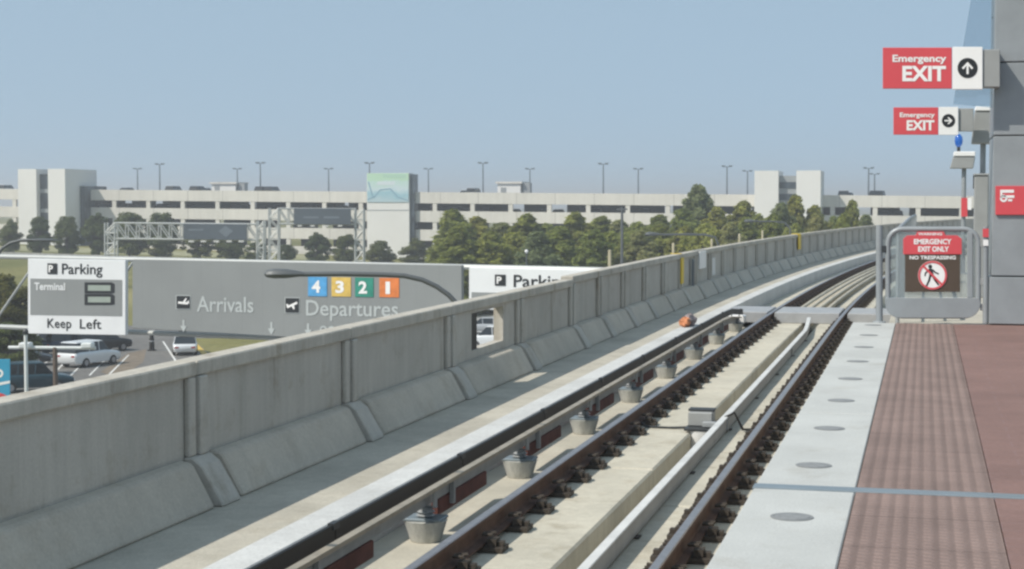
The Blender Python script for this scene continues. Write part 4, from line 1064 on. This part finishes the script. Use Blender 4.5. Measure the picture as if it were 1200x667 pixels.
t = thing('globe_lamp', 'small white globe lamp before the grove above the parking sign', 'lamp', b)
MB().tube([b, p], .04, 8).build('pole', 'lamp_grey', t); MB().lathe(p, [(.04, 0), (.1, .05), (.14, .14), (.1, .24), (.02, .28)], 14).build('globe', 'sign_white', t, smooth=True)
# twin box lamp in the car park
D = 62.0; p = atD(64.5, 407, D); b = V((p.x, p.y, gz(p)))
t = thing('car_park_lamp', 'brown car park lamp with two white box heads on one crossarm', 'lamp post', b)
MB().tube([b, p], .11, 10, .09).build('pole', 'pole_brown', t, smooth=True)
MB().tube([atD(10, 407.3, D), atD(112, 408, D)], .065, 8).build('crossarm', 'pole_white', t)
for xx in (32, 104.5):
    a, c_ = atD(xx - 7, 407.5, D), atD(xx + 6, 401, D); MB().obox((a + c_) / 2 - fh * .15, rt, fh, V((0, 0, 1)), (c_ - a).dot(rt) / 2, .25, (c_ - a).z / 2).build('lamp_head', 'pole_white', t, bevel=.04)
p = atD(30, 392, 58); b = V((p.x, p.y, gz(p)))
t = thing('slim_pole', 'slim white pole standing in front of the teal car', 'pole', b)
MB().tube([b, p], .075, 10, .065).build('shaft', 'pole_white', t, smooth=True); MB().lathe(p, [(.1, .001), (.1, .12), (.04, .2)], 10).build('cap', 'dark_metal', t)
# blue panel
Bl = FB(54); b = Bl.p(2, 470); b.z = gz(b)
t = thing('blue_panel', 'bright blue standing panel with white ring and red foot', 'sign', b)
Bl.rect(MB(), -22, 421, 12, 470, .03, -.03).build('board', 'panel_blue', t, bevel=.01)
mb = MB(); Bl.ring(mb, -1, 437.5, 2.6, 5.2, .034); Bl.poly(mb, [(-22, 452), (12, 446), (12, 449), (-22, 456)], .033, .0301); mb.build('ring_mark', 'sign_white', t)
mb = MB(); Bl.poly(mb, [(-22, 470), (9, 464), (4, 461.5), (-8, 458), (-22, 460)], .036, .0305); mb.build('red_mark', 'sign_red', t)
for xx in (-18, 8):
    q = Bl.p(xx, 470.2); MB().tube([V((q.x, q.y, gz(q))), q], .06, 8).build('leg', 'galv', t)
# bollard
q = gp(178, 411); t = thing('bollard', 'dark bollard standing on the asphalt under the arrivals sign', 'bollard', q)
MB().lathe(q, [(.34, 0), (.34, .08), (.2, .1), (.19, .9), (.12, 1.3), (.03, 1.35)], 12).build('shaft', 'black_cover', t, smooth=True)
MB().lathe(q, [(.205, .7), (.205, .8)], 12).build('band', 'galv', t)

# ------------------------------------------------------------------ trees
def tree_proto(kind, seed, leaf, name='tree'):
    rr = random.Random(seed); q = bpy.data.objects.new(name, None); COL.objects.link(q); ROOT[q] = V((0, 0, 0))
    H = 10.0
    tr = MB(); lean = V((rr.uniform(-.4, .4), rr.uniform(-.4, .4), 0))
    top = H * (.9 if kind == 'pine' else .66)
    tr.tube([V((0, 0, -.3)), V((0, 0, 1)) + lean * .2, V((0, 0, top * .5)) + lean * .6, V((0, 0, top)) + lean], .22, 7, .05)
    clumps = []
    if kind == 'pine':
        nb = 120
        for i in range(nb):
            f = (i + rr.random()) / nb; z = H * (.10 + .88 * f); rad = (2.35 * (1 - f) ** .62 + .10) * rr.uniform(.2, 1.12) * (1 + .18 * math.sin(3 * f * 6.28 + seed))
            a = i * 2.4 + rr.uniform(-.6, .6); c = V((rad * math.cos(a), rad * math.sin(a), z + rr.uniform(-.9, .7) * (1 - f)))  + lean * f
            clumps.append((c, .30 + .46 * (1 - f) * rr.uniform(.5, 1.3)))
            if i % 3 == 0: tr.tube([V((0, 0, z - .3)) + lean * f, c], .07, 5, .02)
    else:
        for i in range(84):
            while True:
                p = V((rr.uniform(-1, 1), rr.uniform(-1, 1), rr.uniform(-1, 1)))
                if .45 < p.length < 1: break
            c = V((p.x * 2.7, p.y * 2.7, H * .50 + p.z * H * .46)); c.x *= 1 - .3 * max(0, p.z); c.y *= 1 - .3 * max(0, p.z)
            clumps.append((c, rr.uniform(.55, 1.0)))
            if i % 4 == 0: tr.tube([V((0, 0, H * .3)) + lean * .4, c], .08, 5, .02)
    tr.build('trunk', 'bark', q)
    mb = MB()
    for c, r_ in clumps:
        for _ in range(int(190 * r_ ** 1.5) + 45):
            d = V((rr.gauss(0, 1), rr.gauss(0, 1), rr.gauss(0, 1))); d.normalize(); d *= r_ * rr.uniform(.35, 1) ** .6; d.z *= (1.15 if kind == 'pine' else .85)
            p = c + d; a = V((rr.gauss(0, 1), rr.gauss(0, 1), rr.gauss(0, .6))).normalized(); n_ = (d.normalized() * .45 + (c - V((0, 0, c.z - .3))).normalized() * .45 + V((rr.gauss(0, .5), rr.gauss(0, .5), rr.gauss(.25, .5)))).normalized()
            a = (a - n_ * a.dot(n_)).normalized(); b = n_.cross(a); l = rr.uniform(.11, .24) * (1.0 if kind != 'pine' else 1.15); w_ = l * (.55 if kind != 'pine' else .36)
            mb.add([p - a * l, p + b * w_, p + a * l, p - b * w_], [(0, 1, 2, 3)])
    me = bpy.data.meshes.new('crown'); me.from_pydata([tuple(v) for v in mb.v], [], mb.f); me.materials.append(MATS[leaf])
    o = bpy.data.objects.new('crown', me); COL.objects.link(o); o.parent = q
    return q
USED = {}
PROTO = {}
def get_proto(kind, seed, leaf, name):
    k_ = (kind, seed, leaf)
    if k_ not in PROTO: PROTO[k_] = tree_proto(kind, seed, leaf, name)
    return PROTO[k_]
def put_tree(kind, seed, leaf, px, ytop, D, width, label, group, name, cat='tree'):
    q = get_proto(kind, seed, leaf, name); p = atD(px, ytop, D); b = V((p.x, p.y, gz(p))); h = p.z - b.z
    wsc = (1.65 if kind == 'pine' else 1.32) * width * D / F / (6.6 if kind == 'round' else 5.6)
    if q.name in USED: r = q.copy(); COL.objects.link(r); [(lambda c: (COL.objects.link(c), setattr(c, 'parent', r)))(ch.copy()) for ch in q.children]
    else: r = q; USED[q.name] = 1
    r.location = b; r.rotation_euler = (0, 0, rnd.uniform(0, 6.28)); r.scale = (wsc, wsc, h / 10.0)
    tag(r, label, cat, group); return r
row = [(12, 256, 24), (46, 252, 27), (79, 252, 30), (113, 248, 32), (151, 246.5, 42), (189, 247.5, 36), (232, 262, 34), (268, 266, 34)]
for i, (px, yt, w_) in enumerate(row):
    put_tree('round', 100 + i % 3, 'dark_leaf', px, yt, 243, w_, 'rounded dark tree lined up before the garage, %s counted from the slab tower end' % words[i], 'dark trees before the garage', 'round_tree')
row2 = [(372, 271, 27), (406, 273, 28), (446, 281, 30), (487, 278, 32), (300, 283, 26), (336, 286, 22)]
for i, (px, yt, w_) in enumerate(sorted(row2)):
    put_tree('round', 100 + (i + 1) % 3, 'dark_leaf', px, yt, 238, w_, 'small dark round tree near the mural tower, %s of that short row' % words[i], 'small dark trees by the mural tower', 'round_tree')
grove = [(528, 246, 62, 0), (556, 254, 56, 1), (585, 261, 60, 2), (612, 251, 60, 0), (640, 256, 56, 3), (668, 249, 62, 1), (697, 254, 60, 0), (722, 258, 56, 2), (750, 254, 58, 3), (776, 252, 54, 1), (800, 245, 58, 0), (822, 217, 58, 4), (846, 243, 54, 1), (868, 236, 56, 0), (890, 244, 50, 3), (912, 238, 50, 2), (933, 229, 44, 0), (958, 241, 46, 1), (980, 247, 42, 3), (1000, 235, 34, 0), (1016, 252, 36, 2)]
grove2 = [(541, 272, 60), (572, 279, 60), (602, 274, 62), (632, 279, 60), (662, 273, 62), (690, 277, 60), (718, 272, 60), (746, 277, 60), (772, 270, 58), (798, 273, 58), (826, 262, 58), (852, 268, 54), (880, 262, 50), (905, 258, 48), (930, 262, 46), (955, 258, 44), (985, 258, 42)]
kinds = [('pine', 200, 'pine_leaf'), ('pine', 201, 'pine_leaf'), ('pine', 202, 'grey_leaf'), ('round', 203, 'pine_leaf'), ('pine', 204, 'grey_leaf')]
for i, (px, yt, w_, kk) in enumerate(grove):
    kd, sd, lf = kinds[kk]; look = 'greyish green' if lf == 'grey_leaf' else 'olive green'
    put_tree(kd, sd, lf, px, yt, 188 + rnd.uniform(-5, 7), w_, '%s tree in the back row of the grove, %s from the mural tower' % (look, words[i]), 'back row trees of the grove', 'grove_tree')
for i, (px, yt, w_) in enumerate(grove2):
    yt -= 7
    kd, sd, lf = kinds[(i * 3 + 1) % 4]; look = 'greyish green' if lf == 'grey_leaf' else 'olive green'
    put_tree(kd, sd, lf, px, yt, 166 + rnd.uniform(-6, 6), w_, '%s tree in the front row of the grove, %s from the mural tower' % (look, words[i]), 'front row trees of the grove', 'grove_tree')
put_tree('round', 103, 'yellow_leaf', 8, 318, 120, 70, 'yellow green bushy tree behind the gantry end by the parking sign', None, 'bushy_tree')
put_tree('round', 104, 'dark_leaf', 14, 374, 108, 56, 'dark low bushy tree behind the slim white pole', None, 'bushy_tree')

# ------------------------------------------------------------------ haze, world, sun, camera
hz = N('haze'); hz.t.nodes.remove(hz.b); pv = hz.n('ShaderNodeVolumePrincipled')
pv.inputs['Color'].default_value = (.97, .985, 1, 1); pv.inputs['Density'].default_value = .0009; pv.inputs['Anisotropy'].default_value = .2
hz.l(pv.outputs[0], hz.out.inputs['Volume']); MATS['haze'] = hz.m
hzo = MB().box(-3200, 3200, -1700, 4200, -14, 22).build('haze', 'haze'); hzo['kind'] = 'stuff'
sun_az = math.atan2(-.72, -.69)      # from behind and across the wall
sx, sy = -.72, -.69; el = R(46.5)
w = bpy.data.worlds.new('World'); sc.world = w; w.use_nodes = True
nt = w.node_tree; nt.nodes.clear(); wo = nt.nodes.new('ShaderNodeOutputWorld'); bg = nt.nodes.new('ShaderNodeBackground'); sk = nt.nodes.new('ShaderNodeTexSky')
sk.sky_type = 'NISHITA'; sk.sun_disc = False; sk.sun_elevation = el; sk.sun_rotation = math.atan2(sx, sy) % (2 * math.pi)
sk.air_density = 1.0; sk.dust_density = 1.2; sk.ozone_density = 2.0; sk.altitude = 0
bg.inputs[1].default_value = .15
tc = nt.nodes.new('ShaderNodeTexCoord'); mp_ = nt.nodes.new('ShaderNodeMapping'); mp_.inputs['Scale'].default_value = (1, 1, .85); mp_.inputs['Location'].default_value = (0, 0, .20)
nt.links.new(tc.outputs['Generated'], mp_.inputs[0]); nrm_ = nt.nodes.new('ShaderNodeVectorMath'); nrm_.operation = 'NORMALIZE'
nt.links.new(mp_.outputs[0], nrm_.inputs[0]); nt.links.new(nrm_.outputs[0], sk.inputs[0])
hm = nt.nodes.new('ShaderNodeMix'); hm.data_type = 'RGBA'; hm.inputs[0].default_value = .6; hm.inputs[7].default_value = (2.75, 3.65, 4.1, 1)
nt.links.new(sk.outputs[0], hm.inputs[6]); nt.links.new(hm.outputs[2], bg.inputs[0]); nt.links.new(bg.outputs[0], wo.inputs[0])
sd = bpy.data.lights.new('sun', 'SUN'); sd.energy = 4.0; sd.angle = R(.55); sd.color = (1, .935, .83)
so = bpy.data.objects.new('sun', sd); COL.objects.link(so)
d = V((-sx * math.cos(el), -sy * math.cos(el), -math.sin(el))); so.rotation_euler = d.to_track_quat('-Z', 'Y').to_euler(); so.location = (-20, -20, 40)

cd = bpy.data.cameras.new('camera'); co = bpy.data.objects.new('camera', cd); COL.objects.link(co)
cd.sensor_width = 36; cd.lens = 36 * F / 1200; cd.clip_start = .05; cd.clip_end = 8000
co.matrix_world = Matrix(((rt.x, up.x, -fw.x, CAM.x), (rt.y, up.y, -fw.y, CAM.y), (rt.z, up.z, -fw.z, CAM.z), (0, 0, 0, 1)))
sc.camera = co
vs = sc.view_settings; sc.display_settings.display_device = 'sRGB'; vs.view_transform = 'Standard'; vs.look = 'None'; vs.exposure = .1; vs.gamma = 1; vs.use_curve_mapping = False
sc.cycles.filter_width = 2.5
sc.cycles.max_bounces = 6; sc.cycles.diffuse_bounces = 3; sc.cycles.transparent_max_bounces = 12
